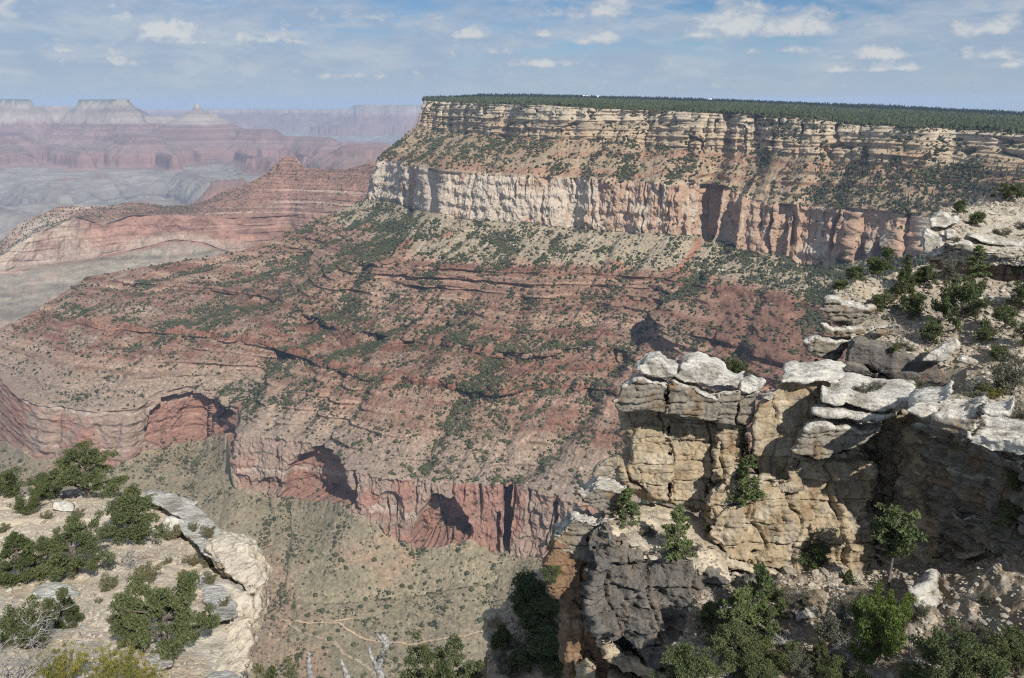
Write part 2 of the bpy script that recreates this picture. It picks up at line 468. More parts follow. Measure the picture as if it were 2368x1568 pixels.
    c = c * (1 + 0.26 * band[..., None]) * (1 + 0.16 * noise(np.stack([z / 45.0, z * 0 + 3.2, pt[..., 0] / 6000], -1), 62))[..., None]
    c = 1.38 * c * (1 + 0.22 * fbm(pt / 260, 4, 63) + 0.22 * fbm(pt / 1100, 3, 64))[..., None]
    me = make_mesh('far_canyon', p, grid_faces(nr, na), c)
    o = add_obj('far_canyon_land', me, M_far); tag(o, kind='structure')
build_far()

# ------------------------------------------------------------------ middle ridge (red spur with its small butte)
def build_ridge():
    nu = 900
    X = np.linspace(-330, 1010, nu)
    def row(pts, s): return smooth1(ip(X, pts), s)
    Y0 = row([(-330, 690), (-100, 600), (0, 560), (40, 520), (70, 505), (140, 476), (240, 477), (300, 468), (345, 470), (380, 476), (440, 474), (480, 462), (520, 440), (560, 430), (600, 410), (622, 395), (626, 385),
              (640, 380), (648, 366), (665, 360), (684, 362), (694, 376), (706, 388), (740, 391), (800, 392), (862, 374), (1010, 340)], 3)
    D0 = ip(X, [(-330, 3450), (0, 3650), (300, 4000), (665, 4250), (1010, 4000)])
    YA = row([(-330, 705), (-100, 630), (0, 583), (100, 520), (240, 490), (300, 482), (440, 486), (520, 462), (600, 440), (660, 415), (760, 425), (1010, 400)], 10)
    YB = row([(-330, 715), (-100, 640), (0, 590), (100, 530), (180, 500), (240, 520), (300, 498), (400, 497), (520, 505), (640, 500), (760, 490), (1010, 480)], 10)
    YC = row([(-330, 740), (-100, 660), (0, 632), (100, 612), (200, 600), (330, 572), (400, 553), (470, 560), (520, 580), (600, 590), (1010, 560)], 10)
    YD = row([(-330, 800), (-100, 740), (0, 690), (200, 655), (500, 640), (1010, 640)], 14)
    YE = row([(-330, 950), (0, 860), (300, 800), (1010, 780)], 14)
    rows = [P(X, Y0 + 40, D0 + 320), P(X, Y0, D0), P(X, YA, D0 - 110), P(X, YB, D0 - 240), P(X, YC, D0 - 275), P(X, YD, D0 - 560), P(X, YE, D0 - 1150)]
    p, v = loft(rows, [10, 90, 90, 110, 90, 60], [0, 0, 0, 0, 40, 40])
    n = grid_normals(p); nh = n.copy(); nh[..., 2] *= 0.2
    V = np.broadcast_to(v[:, None], p.shape[:2]); U = np.broadcast_to(X[None] * 2.2, p.shape[:2])
    uv = np.stack([U, V * 120], -1); q3 = p.astype(np.float32)
    cliff = ((V > 3) & (V < 4)).astype(np.float32)
    sup = sm(V, 1, 1.1) * (1 - sm(V, 2.9, 3)); talus = sm(V, 4, 4.2)
    gul = ridged(np.stack([U / 150 + 0.4 * fbm(uv / 300, 2, 3), V * 0.25], -1), 4, 71)
    d = 16 * (gul - 0.6) * (0.35 + sup + talus) * sm(V, 1, 1.5)
    d += cliff * (34 * fbm(np.stack([U / 170, V * 0.9], -1), 4, 73) + 10 * (ridged(np.stack([U / 45, V * 1.5], -1), 3, 74) - 0.6)) + 7 * fbm(uv / 40, 4, 75) * sm(V, 1.05, 1.3) + 30 * fbm(np.stack([U / 420, V * 0.3], -1), 3, 76) * sm(V, 1.3, 2.2)
    d += talus * 80 * (ridged(np.stack([U / 110 + 0.5 * fbm(uv / 200, 2, 87), V * 0.5], -1), 4, 88) - 0.6)
    z = p[..., 2]; L = z / 21 + 0.9 * fbm(uv / 300, 3, 77); fr = L - np.floor(L)
    d += sup * 10 * (sm(fr, 0.3, 0.6) - fr) * 1.4 * sm(fbm(np.stack([U / 140 + 5 * np.floor(L), V * 0.4], -1), 3, 78), -0.3, 0.4)
    L2 = z / 41 + 0.6 * fbm(uv / 300, 2, 90); d += (talus * 2.4 + cliff * 0.5) * 12 * (sm(L2 - np.floor(L2), 0.2, 0.4) - (L2 - np.floor(L2))) * sm(fbm(uv / 200, 3, 91), -0.2, 0.3)
    p = p + nh * d[..., None]
    c = np.zeros(p.shape, np.float32) + np.array((0.215, 0.122, 0.09), np.float32)
    Xs = np.broadcast_to(X[None], V.shape)
    c = cmix(c, (0.40, 0.33, 0.26), sm(Xs, 330, 100) * 0.8 * (1 - talus) * sm(fbm(uv / 260, 3, 79), -0.5, 0.3))
    c = cmix(c, (0.29, 0.165, 0.125), cliff * sm(fbm(uv / 120, 3, 81), -0.3, 0.2) * sm(Xs, 150, 260))
    c = cmix(c, (0.42, 0.32, 0.25), (1 - talus) * sm(noise(np.stack([z / 9, U / 900], -1), 83), 0.25, 0.5) * 0.5)
    c = cmix(c, (0.235, 0.21, 0.165), talus * 0.95); c = cmix(c, (0.30, 0.22, 0.17), talus * sm(fbm(q3 / 130, 3, 89), 0.0, 0.5) * 0.6); c = cmix(c, (0.31, 0.25, 0.20), cliff * sm(V, 3.55, 3.9) * 0.7)
    c = c * (1 + 0.35 * fbm(q3 / 45, 4, 85) + 0.2 * fbm(q3 / 12, 2, 92))[..., None]
    c = c * (1 + 0.26 * noise(np.stack([z / 7 + 0.8 * fbm(uv / 300, 2, 94), U / 1500], -1), 86) + 0.26 * noise(np.stack([z / 22, U / 2500], -1), 93))[..., None]
    me = make_mesh('ridge', p, grid_faces(*p.shape[:2]), c)
    o = add_obj('red_ridge_hill', me, M_wall); tag(o, kind='structure')
    return p, V
ridge_p, ridge_V = build_ridge()

# ------------------------------------------------------------------ main canyon wall
RIM = [(930, 236), (980, 233), (1050, 236), (1130, 240), (1250, 243), (1400, 252), (1500, 254), (1650, 262), (1800, 268), (1900, 278), (1960, 288), (2100, 293), (2250, 300), (2367, 310), (2600, 330)]
RIMD = [(930, 3080), (980, 3000), (1130, 2650), (1300, 2300), (1500, 2230), (1700, 2050), (1850, 1930), (2000, 1850), (2367, 1600), (2700, 1400)]
WALL = {}
def build_wall():
    nu = 1450
    cols_ = [[980, 962, 872, 845, 720, 560, 200, 200, 80, 80, -150, -150, -150, -150],
             [1010, 1000, 900, 880, 800, 700, 420, 420, 250, 250, 60, 60, 50, 0],
             [1050, 1050, 960, 950, 870, 800, 620, 620, 480, 480, 340, 330, 300, 250],
             [1150, 1140, 1080, 1060, 950, 900, 780, 780, 680, 680, 545, 540, 520, 500],
             [1300, 1290, 1240, 1230, 1150, 1100, 980, 980, 860, 860, 760, 750, 720, 700],
             [1450, 1440, 1400, 1400, 1320, 1280, 1180, 1180, 1080, 1080, 960, 960, 930, 920],
             [1570, 1560, 1540, 1530, 1450, 1420, 1340, 1340, 1250, 1250, 1130, 1120, 1100, 1100],
             [1700, 1690, 1650, 1645, 1570, 1530, 1440, 1440, 1380, 1380, 1290, 1280, 1260, 1250],
             [1765, 1762, 1712, 1695, 1660, 1620, 1560, 1560, 1500, 1500, 1420, 1410, 1400, 1400],
             [1850, 1845, 1800, 1790, 1760, 1740, 1700, 1700, 1650, 1650, 1600, 1590, 1580, 1580],
             [2000, 1990, 1930, 1910, 1890, 1880, 1860, 1860, 1840, 1840, 1800, 1800, 1800, 1800],
             [2200, 2190, 2150, 2130, 2110, 2100, 2090, 2090, 2080, 2080, 2050, 2050, 2050, 2050],
             [2600, 2590, 2560, 2550, 2540, 2540, 2530, 2530, 2520, 2520, 2500, 2500, 2500, 2500]]
    ku = np.array([0, .08, .16, .26, .38, .5, .6, .69, .755, .82, .89, .95, 1.0])
    u = np.linspace(0, 1, nu)
    Xr = [pchip(u, ku, [c[i] for c in cols_]) for i in range(14)]
    zc = lambda X: np.interp(X, [1600, 1760], [-190, -228])
    r2 = [(872, 366), (920, 375), (1000, 390), (1040, 398), (1150, 404), (1300, 410), (1450, 418), (1600, 424), (1670, 428), (1690, 434), (1715, 456), (1800, 470), (1900, 478), (2000, 482), (2100, 492), (2140, 500), (2367, 520), (2600, 540)]
    r1 = [(962, 290), (1000, 300), (1060, 310), (1150, 318), (1300, 325), (1450, 330), (1560, 348), (1700, 352), (1800, 352), (1900, 360), (2000, 372), (2100, 378), (2200, 384), (2367, 400), (2600, 420)]
    r3 = [(845, 462), (900, 468), (960, 482), (1010, 492), (1060, 508), (1150, 518), (1300, 525), (1400, 535), (1500, 540), (1590, 545), (1640, 548), (1680, 572), (1740, 590), (1790, 592), (1850, 615), (1900, 618), (2000, 602), (2100, 595), (2600, 620)]
    r4 = [(720, 515), (800, 540), (860, 562), (900, 603), (1000, 612), (1150, 625), (1300, 625), (1400, 632), (1550, 640), (1600, 655), (1720, 665), (1800, 690), (1900, 705), (2600, 720)]
    r5 = [(560, 580), (650, 582), (760, 590), (860, 605), (900, 650), (1000, 670), (1100, 680), (1220, 706), (1300, 700), (1450, 705), (1560, 725), (1620, 770), (1700, 790), (1800, 830), (1900, 840), (2600, 860)]
    r6 = [(200, 640), (350, 655), (500, 660), (650, 690), (780, 750), (900, 775), (1030, 795), (1200, 815), (1350, 800), (1420, 800), (1520, 840), (1650, 880), (1800, 920), (2600, 950)]
    r7 = [(80, 722), (230, 760), (400, 772), (600, 792), (720, 832), (850, 880), (1000, 890), (1150, 912), (1300, 892), (1400, 900), (1500, 940), (1700, 985), (2600, 1050)]
    r8 = [(-150, 830), (0, 860), (60, 915), (100, 930), (200, 945), (300, 940), (340, 925), (450, 897), (530, 905), (540, 930), (548, 998), (700, 1015), (770, 1040), (830, 1085), (900, 1100), (1000, 1110), (1100, 1115), (1180, 1115), (1290, 1140), (1400, 1170), (2600, 1300)]
    r9 = [(-150, 1010), (0, 1010), (100, 1060), (270, 1070), (330, 1050), (440, 1020), (535, 1010), (546, 1110), (620, 1155), (780, 1162), (830, 1182), (950, 1262), (1090, 1255), (1180, 1290), (1290, 1290), (1400, 1310), (2600, 1400)]
    r10 = [(-150, 1180), (200, 1280), (450, 1300), (620, 1395), (800, 1392), (950, 1380), (1100, 1352), (1250, 1345), (1400, 1360), (2600, 1450)]
    r11 = [(-150, 1700), (300, 1700), (650, 1640), (900, 1640), (1200, 1640), (1400, 1610), (2600, 1620)]
    S = lambda i, pts, n=6: smooth1(ip(Xr[i], pts), n)
    Y = [S(0, RIM), S(1, r1), S(2, r2, 3), S(3, r3, 3), S(4, r4), S(5, r5), S(6, r6), None, None, S(9, r7), S(10, r8, 2), S(11, r9, 4), S(12, r10, 10), S(13, r11, 10)]
    un = np.stack([u * 40, u * 0], -1)
    Y[7] = Y[6] + 2 + 11 * sm(fbm(un * 1.3, 3, 101), -0.2, 0.35)
    Y[8] = Y[9] - 2 - 16 * sm(fbm(un * 1.1 + 9, 3, 102), -0.2, 0.35)
    Y[11] = Y[11] + 16 * fbm(un * 1.6 + 4, 3, 104)
    D = [None] * 14
    D[0] = ip(Xr[0], RIMD) + 30 * fbm(un * 0.8, 3, 103); D[1] = D[0] - 45
    D[2] = np.minimum(smooth1(zrule(0, Y[2], zc(Xr[2])), 5), D[1] - 40)
    D[3] = D[2] - 30
    D[4] = np.minimum(smooth1(zrule(0, Y[4], -385), 8), D[3] - 60)
    D[5] = np.minimum(smooth1(zrule(0, Y[5], -440), 8), D[4] - 22)
    D[6] = np.minimum(smooth1(zrule(0, Y[6], -500), 8), D[5] - 60) + 22 * fbm(un * 1.7 + 2, 4, 105)
    D[7] = D[6] - 3
    D[9] = np.minimum(smooth1(zrule(0, Y[9], -545), 8) + 20 * fbm(un * 1.7 + 5, 4, 106), D[7] - 50); D[8] = D[9] + 4
    D[10] = np.minimum(smooth1(zrule(0, Y[10], -630), 2), D[9] - 60)
    D[11] = D[10] - 22
    D[12] = smooth1(np.minimum(smooth1(zrule(0, Y[12], -800), 20), D[11] - 60), 30)
    D[13] = smooth1(np.minimum(smooth1(zrule(0, Y[13], -830), 20), D[12] - 60), 40)
    rows = [P(Xr[i], Y[i], D[i]) for i in range(14)]
    nb = 5
    p, v = loft(rows, [92, 80, 110, 90, 84, 84, 24, 70, 26, 104, 150, 90, 70], [0, 25, 0, 45, 40, 45, 0, 35, 0, 45, 0, 60, 60])
    # far side of the crest (wraps out of sight) as extra columns
    p = np.concatenate([p[:, :1] + np.array([[[-30 * k, 160.0 * k, -60.0 * k]]]) for k in (3, 2, 1.2, 0.6, 0.25)] + [p], 1)
    V = np.broadcast_to(v[:, None], p.shape[:2]).astype(np.float32)
    uu = np.concatenate([np.full(nb, 0.0) - np.array((.05, .04, .03, .02, .01)), u])
    U = np.broadcast_to(uu[None] * 2900, p.shape[:2]).astype(np.float32)
    n = grid_normals(p)
    if n[..., 1].mean() > 0: n = -n
    nh = n.copy(); nh[..., 2] *= 0.12; nh /= np.linalg.norm(nh, axis=-1, keepdims=True)
    px0, py0 = proj(p)
    z0 = p[..., 2].copy()
    zone = lambda a, b, w=0.12: sm(V, a - w, a + w) * (1 - sm(V, b - w, b + w))
    kai, coc, sup, led1, led2, red = zone(0, 1, .04), zone(2, 3, .03), zone(4, 5), zone(6, 7, .05), zone(8, 9, .05), zone(10, 11, .03)
    sl1, her, slp, tal = zone(1, 2), zone(3, 4), np.maximum.reduce([zone(5, 6), zone(7, 8), zone(9, 10)]), sm(V, 11, 11.1)
    W = np.stack([U, z0], -1)
    # gullies run down the fall lines (constant u)
    Vg = V + 1.6 * np.maximum(V - 10.5, 0)
    w1 = fbm(np.stack([U / 260, Vg * 0.55], -1), 3, 111)
    w2 = fbm(np.stack([U / 90, Vg * 1.1], -1), 3, 110)
    g1 = ridged(np.stack([U / 270 + 0.45 * w1, Vg * 0.10], -1), 3, 112)
    g2 = ridged(np.stack([U / 100 + 0.9 * w1 + 0.3 * w2, Vg * 0.30], -1), 3, 113)
    g3 = ridged(np.stack([U / 34 + 1.2 * w1 + 0.8 * w2, Vg * 0.9], -1), 3, 114)
    gul = -(sm(g1, 0.55, 1.0) * 24 + sm(g2, 0.55, 1.0) * 4 * sm(w1, -0.3, 0.4)) * (1 - 0.55 * sm(V, 10.9, 11.3))
    slopes = np.clip(sl1 * 0.55 + her * 0.9 + slp + tal * 0.7 + sup * 0.55, 0, 1)
    edge = sm(V, 3.0, 3.35)
    d = gul * slopes * np.where(V < 3, 0.8, 0.25 + 0.75 * edge) + 8
    # the main drainages, traced down the slope
    drain = np.zeros_like(d)
    def near_line(pts):
        best = np.full(px0.shape, 1e9)
        for (x0, y0), (x1, y1) in zip(pts, pts[1:]):
            dx, dy = x1 - x0, y1 - y0; t = np.clip(((px0 - x0) * dx + (py0 - y0) * dy) / (dx * dx + dy * dy), 0, 1)
            best = np.minimum(best, np.hypot(px0 - x0 - t * dx, py0 - y0 - t * dy))
        return best + 7 * w2
    for pts, dp, w in (([(885, 530), (852, 600), (782, 682), (715, 748), (640, 818), (575, 872), (548, 905)], 26, 30), ([(1605, 640), (1520, 730), (1450, 800), (1400, 870), (1350, 960), (1280, 1040), (1182, 1114)], 32, 24),
                       ([(1215, 690), (1180, 780), (1110, 880), (1010, 1000), (960, 1085)], 18, 22), ([(690, 600), (600, 690), (470, 760), (380, 850)], 16, 20), ([(1010, 620), (960, 690), (860, 800), (740, 930), (690, 1000)], 14, 18)):
        m_ = np.exp(-np.maximum(near_line(pts), 0) ** 2 / (w * w)) * (V > 3.0); d -= dp * m_ * slopes; drain = np.maximum(drain, m_ * dp / 30)
    # spurs stand proud between them
    for (cx, cy, w, h, a_) in ((1265, 660, 46, 60, 26), (1000, 640, 60, 40, 16), (1585, 730, 42, 75, 62), (760, 600, 70, 40, 18), (1120, 850, 90, 70, 22)):
        d += a_ * np.exp(-((px0 - cx) / w) ** 2 - ((py0 - cy) / h) ** 2) * (V > 3.2)
    # rough block texture on slopes
    Q = p.astype(np.float32)
    d += slopes * (6.0 * fbm(Q / 70, 4, 115) + 2.0 * fbm(Q / 14, 3, 116))
    # ledges
    fr_noise = fbm(np.stack([U / 420, V * 0.5], -1), 3, 117)
    def ledges(h, amp, seed, lo=0.22, wd=0.5):
        L = z0 / h + 0.5 * fr_noise + 0.16 * fbm(np.stack([U / 60, z0 / 60], -1), 2, seed)
        f = L - np.floor(L); k = np.floor(L)
        pres = sm(fbm(np.stack([U / 130 + k * 7.3, k * 3.1], -1), 2, seed + 1), -0.25, 0.35)
        return amp * (sm(f, lo, lo + wd) - f) * (0.5 + 0.75 * pres)
    d += np.clip(sup + slp * 0.7 + 0.15 * (led1 + led2), 0, 1) * ledges(19, 24, 118) + slp * ledges(9, 9, 119) + sup * ledges(7, 7, 120) + sm(px0, 1600, 1680) * np.clip(sup + zone(5, 6), 0, 1) * ledges(24, 26, 121)
    d += her * ledges(30, 4, 122) * sm(V, 3.6, 4.0) + sl1 * ledges(24, 9, 123)
    # kaibab: steps and vertical slots
    slot = ridged(np.stack([U / 75 + 0.3 * fbm(W / 40, 2, 124), V * 0.9], -1), 3, 125)
    d += kai * (ledges(21, 12, 126) + ledges(8, 5, 127) - 26 * sm(slot, 0.78, 0.97) + 9 * fbm(np.stack([U / 40, z0 / 18], -1), 4, 128))
    big = fbm(np.stack([U / 330, V * 0.12 + 2], -1), 3, 129)
    d += 42 * big * (1 - sm(V, 2.9, 3.4)) * sm(V, 0.0, 0.02)
    # coconino: tall joints, blocks
    ck = sm(V, 2, 2.02) * (1 - sm(V, 2.97, 3.0))
    j1 = ridged(np.stack([U / 62 + 0.25 * fbm(W / 50, 2, 131), z0 / 500], -1), 2, 132)
    j2 = ridged(np.stack([U / 20 + 0.3 * fbm(W / 22, 2, 133), z0 / 160], -1), 3, 134)
    right_ = sm(px0, 1650, 1760); big_c = fbm(np.stack([U / 95, z0 / 140], -1), 3, 139)
    blk = fbm(np.stack([U / 26, z0 / 16], -1), 4, 135)
    f1, f2, cid = worley(np.stack([U / 24, z0 / 19, 0 * U + 0.5], -1), 136)
    d += ck * (-(14 + 34 * right_) * sm(j1, 0.74, 0.97) * sm(big_c, -0.35, 0.3) - (4 + 6 * right_) * sm(j2, 0.70, 0.95) * sm(blk, -0.4, 0.4) + 5.5 * blk + 8 * (cid - 0.5) * sm(f2 - f1, 0, 0.18) + 20 * big_c + ledges(32, 9, 138)
         - 55 * np.exp(-((px0 - 1662) / 20) ** 2) - 30 * np.exp(-((px0 - 1812 + 0.12 * (py0 - 500)) / 16) ** 2) - 26 * np.exp(-((px0 - 1012) / 9) ** 2))
    # redwall
    rk = sm(V, 10, 10.02) * (1 - sm(V, 10.96, 11.0))
    rj = ridged(np.stack([U / 70 + 0.2 * w1, V * 0.5], -1), 3, 141)
    d += rk * (-10 * sm(rj, 0.75, 0.97) + 11 * fbm(np.stack([U / 55, z0 / 60], -1), 4, 142) + 4 * fbm(np.stack([U / 12, z0 / 9], -1), 3, 143) + ledges(26, 5, 144))
    # redwall alcoves
    alc = np.zeros_like(d)
    zr = sm(V, 9.9, 10.06) * (1 - sm(V, 10.93, 11.0))
    for (cx, yb, w, h, dp) in ((438, 1012, 108, 110, 30), (440, 962, 32, 20, 36), (510, 962, 28, 46, 44), (738, 1152, 88, 120, 44), (1026, 1254, 70, 116, 62), (632, 1130, 40, 30, 12), (560, 1120, 26, 28, 10), (905, 1190, 40, 60, 8), (1240, 1262, 30, 90, 8)):
        wob = 0.10 * fbm(np.stack([px0 / 26, py0 / 26], -1), 3, 145)
        dy = np.where(py0 > yb, (py0 - yb) / (h * 0.25), (yb - py0) / h)
        r = np.sqrt(((px0 - cx) / w) ** 2 + dy ** 2) + wob
        alc = np.maximum(alc, sm(1 - r, 0.0, 0.07) * dp * (0.8 + 0.35 * sm(1 - r, 0, 0.7)))
    for (cx, y0_, y1_, w, dp) in ((1172, 1128, 1292, 11, 55), (1150, 1180, 1300, 6, 20), (826, 1085, 1178, 5, 25), (543, 905, 1050, 5, 20), (1283, 1160, 1260, 6, 25)):
        xx = np.abs(px0 - cx + 5 * fbm(np.stack([py0 / 40, 0 * py0], -1), 2, 146)); alc = np.maximum(alc, dp * (1 - sm(xx, w * 0.5, w)) * sm(py0, y0_ - 4, y0_ + 6) * (1 - sm(py0, y1_ - 8, y1_)))
    d -= alc * zr
    # keep the silhouette crest and the rim where they are
    d *= sm(V, 0, 0.03)
    d *= np.concatenate([np.zeros(nb), 0.25 + 0.75 * sm(u, 0, 0.05)])[None]
    p = p + nh * d[..., None]
    p[..., 2] += slopes * 1.2 * fbm(W / 11, 2, 147)
    # colours ------------------------------------------------------------
    c = np.zeros(p.shape, np.float32)
    q3 = p.astype(np.float32); big_n = fbm(q3 / 180, 3, 151); med = fbm(q3 / 45, 3, 152); sml = fbm(q3 / 8, 3, 153)
    layer = noise(np.stack([z0 / 6.5 + 1.2 * fr_noise, U / 1400], -1), 154); layer2 = noise(np.stack([z0 / 17 + fr_noise, U / 2500], -1), 155)
    stain = fbm(np.stack([U / 9, z0 / 120], -1), 3, 156)
    c[:] = (0.41, 0.32, 0.22)                                         # kaibab cream
    c = cmix(c, (0.35, 0.225, 0.14), kai * sm(V, 0.45, 0.85) * sm(med, -0.1, 0.45) * 0.9)
    c = cmix(c, (0.50, 0.43, 0.33), kai * (1 - sm(V, 0.25, 0.5)) * 0.6)
    c = cmix(c, (0.24, 0.18, 0.12), kai * sm(layer, 0.1, 0.4) * 0.6)
    s1 = sm(V, 0.98, 1.06) * (1 - sm(V, 1.98, 2.01))
    c = cmix(c, (0.33, 0.245, 0.16), s1); c = cmix(c, (0.31, 0.175, 0.115), s1 * sm(layer2 + 0.4 * med, 0.1, 0.45) * 0.75)
    c = cmix(c, (0.455, 0.38, 0.30), ck)
    c = cmix(c, (0.355, 0.225, 0.15), ck * sm(big_n * 0.7 + med * 0.6 + stain * 0.5 + 0.6 * (sm(px0, 1100, 1550) - 0.4), -0.05, 0.3) * 0.9)
    c = cmix(c, (0.30, 0.265, 0.235), ck * sm(sml + 0.5 * med, 0.25, 0.6) * 0.45)
    h_ = sm(V, 2.98, 3.02) * (1 - sm(V, 3.75, 4.02))
    c = cmix(c, (0.31, 0.255, 0.18), h_)
    red_base = sm(V, 3.75, 4.0) * (1 - sm(V, 9.3, 10.0))
    c = cmix(c, (0.25, 0.148, 0.105), red_base)
    c = cmix(c, (0.30, 0.145, 0.09), h_ * sm(big_n + 0.6 * sm(V, 3.4, 4.0), 0.35, 0.75))
    c = cmix(c, (0.34, 0.225, 0.16), red_base * sm(layer, 0.12, 0.4) * 0.75)
    c = cmix(c, (0.215, 0.095, 0.062), red_base * sm(-layer, 0.15, 0.45) * 0.7)
    c = cmix(c, (0.185, 0.10, 0.07), sm(px0, 1600, 1680) * sm(V, 3.95, 4.3) * (1 - sm(V, 5.6, 6.2)) * 0.9)
    pal = (1 - sm(px0, 1600, 1680) * (V < 6)) * slp * sm(med + 0.5 * big_n, -0.25, 0.4) * 0.6
    c = cmix(c, (0.285, 0.21, 0.155), pal)
    c = cmix(c, (0.33, 0.25, 0.19), sm(px0, 560, 250) * slp * sm(med, 0.0, 0.5) * 0.5)
    c = cmix(c, (0.42, 0.32, 0.25), (led1 * (1 - sm(V, 6.35, 6.6))) * 0.75 * sm(fbm(np.stack([U / 160, V * 0], -1), 3, 158), -0.1, 0.3))
    c = cmix(c, (0.25, 0.11, 0.07), led2 * 0.6)
    low = sm(V, 9.35, 9.95) * (1 - sm(V, 10.0, 10.03))
    c = cmix(c, (0.27, 0.205, 0.16), low * 0.8)
    rz = sm(V, 10.0, 10.03) * (1 - sm(V, 10.99, 11.02))
    c = cmix(c, (0.31, 0.225, 0.175), rz)
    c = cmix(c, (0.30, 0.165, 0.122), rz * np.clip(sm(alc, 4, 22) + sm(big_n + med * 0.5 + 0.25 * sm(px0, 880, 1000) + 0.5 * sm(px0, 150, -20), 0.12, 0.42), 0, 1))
    c = cmix(c, (0.50, 0.41, 0.34), rz * sm(layer2, 0.36, 0.5) * 0.6)
    c = cmix(c, (0.25, 0.19, 0.165), rz * sm(stain, 0.2, 0.5) * 0.5)
    c = cmix(c, (0.255, 0.15, 0.115), rz * sm(V, 10.72, 10.8) * sm(med, -0.4, 0.3) * 0.6)
    tl = sm(V, 10.97, 11.05)
    c = cmix(c, (0.24, 0.20, 0.132), tl)
    c = cmix(c, (0.28, 0.185, 0.125), tl * sm(big_n + 0.5 * med, 0.15, 0.5) * 0.6)
    c = cmix(c, (0.20, 0.175, 0.11), tl * sm(-med - 0.4 * big_n, 0.1, 0.5) * 0.6)
    gmask = np.clip(sm(g1, 0.8, 0.98) + sm(g2, 0.82, 0.97) * 0.6, 0, 1) * slopes
    c = cmix(c, (0.31, 0.235, 0.165), gmask * 0.2)
    # the red chute below the pale cliff
    chute = np.exp(-((px0 - ip(py0, [(540, 1625), (600, 1590), (650, 1560)])) / 12) ** 2) * sm(py0, 545, 556) * (1 - sm(py0, 625, 650)) * (V > 2.9)
    c = cmix(c, (0.31, 0.12, 0.075), chute * 0.85)
    c = c * (1 + 0.22 * red_base * layer - 0.09 * sm(V, 3.7, 4.0) * (1 - sm(V, 10.9, 11.0)))[..., None]
    c = c * (1 + 0.34 * sml * (0.4 + slopes) + 0.12 * med + 0.30 * slopes * fbm(q3 / 4, 2, 159))[..., None]
    c *= 0.94
    me = make_mesh('canyon_wall', p, grid_faces(*p.shape[:2]), c)
    o = add_obj('canyon_wall', me, M_wall); tag(o, kind='structure')
    WALL.update(p=p, V=V, U=U, g1=g1, g2=g2, n=n, med=med, big=big_n, alc=alc, drain=drain, nh=nh, chute=chute, px=px0, py=py0, c=c)
build_wall()
# ------------------------------------------------------------------ plateau behind the rim and its forest
def build_plateau():
    nu, nv = 420, 60
    X = np.linspace(978, 2700, nu)
    Yr, Dr = smooth1(ip(X, RIM), 4), ip(X, RIMD)
    un = None
    top = ip(X, [(900, 238), (980, 231), (1040, 228), (1115, 222), (1300, 224), (1500, 228), (1700, 234), (1900, 242), (2100, 250), (2367, 264), (2700, 284)])
    a = P(X, Yr + 1.0, Dr + 6); b = P(X, top + 3.0, Dr + ip(X, [(900, 250), (1115, 1500), (1400, 2600), (2700, 2600)]))
    t = np.linspace(0, 1, nv)[:, None, None] ** 1.5
    p = a[None] + (b - a)[None] * t
    far = b + (b - a) * np.array([0.8, 0.8, 0]) + np.array([0, 0, -60.0]); p = np.concatenate([p, far[None]], 0)
    p[1:-1, :, 2] += 5 * fbm(p[1:-1, :, :2] / 260, 3, 201)
    c = np.zeros(p.shape, np.float32) + np.array((0.17, 0.15, 0.09), np.float32)
    c = c * (1 + 0.3 * fbm(p[..., :2] / 60, 3, 202))[..., None]
    o = add_obj('plateau_land', make_mesh('plateau', p, grid_faces(*p.shape[:2]), c), M_wall); tag(o, kind='structure')
    return p
plateau = build_plateau()

def scatter(name, pos, size, template, mat, squash=(1, 1, 1), jit=0.35, seed=1, sink=0.3, hscale=None):
    """many small plants merged in one mesh (stuff)"""
    r = np.random.default_rng(seed); tv, tf = template; k = len(tv); n = len(pos)
    J = 1 + jit * (r.random((n, k, 1)) * 2 - 1)
    ang = r.random(n) * 6.283; ca, sa = np.cos(ang)[:, None], np.sin(ang)[:, None]
    q = tv[None] * np.array(squash)[None, None] * J
    x = q[..., 0] * ca - q[..., 1] * sa; y = q[..., 0] * sa + q[..., 1] * ca
    asp = 0.8 + 0.4 * r.random((n, 1)); z = q[..., 2] * (asp if hscale is None else hscale[:, None])
    q = np.stack([x, y, z], -1) * size[:, None, None]
    q[..., 2] += (size * (1 - sink))[:, None] * squash[2]
    v = pos[:, None] + q
    f = tf[None] + (np.arange(n) * k)[:, None, None]
    o = add_obj(name, make_mesh(name, v, f.reshape(-1, 3), smooth=False), mat); tag(o, kind='stuff')
    return o
CONE = (np.array([(0, 0, 1.0)] + [(math.cos(a) * (0.42 if i % 2 else 0.34), math.sin(a) * (0.42 if i % 2 else 0.34), -0.35 + 0.1 * (i % 3)) for i, a in enumerate(np.linspace(0, 6.283, 7)[:-1])]
        + [(math.cos(a + .4) * 0.5, math.sin(a + .4) * 0.5, -0.75) for a in np.linspace(0, 6.283, 7)[:-1]] + [(0, 0, -1.0)]),
        np.array([(0, 1 + i, 1 + (i + 1) % 6) for i in range(6)] + [(1 + i, 7 + i, 1 + (i + 1) % 6) for i in range(6)] + [(7 + i, 7 + (i + 1) % 6, 1 + (i + 1) % 6) for i in range(6)] + [(7 + (i + 1) % 6, 7 + i, 13) for i in range(6)]))

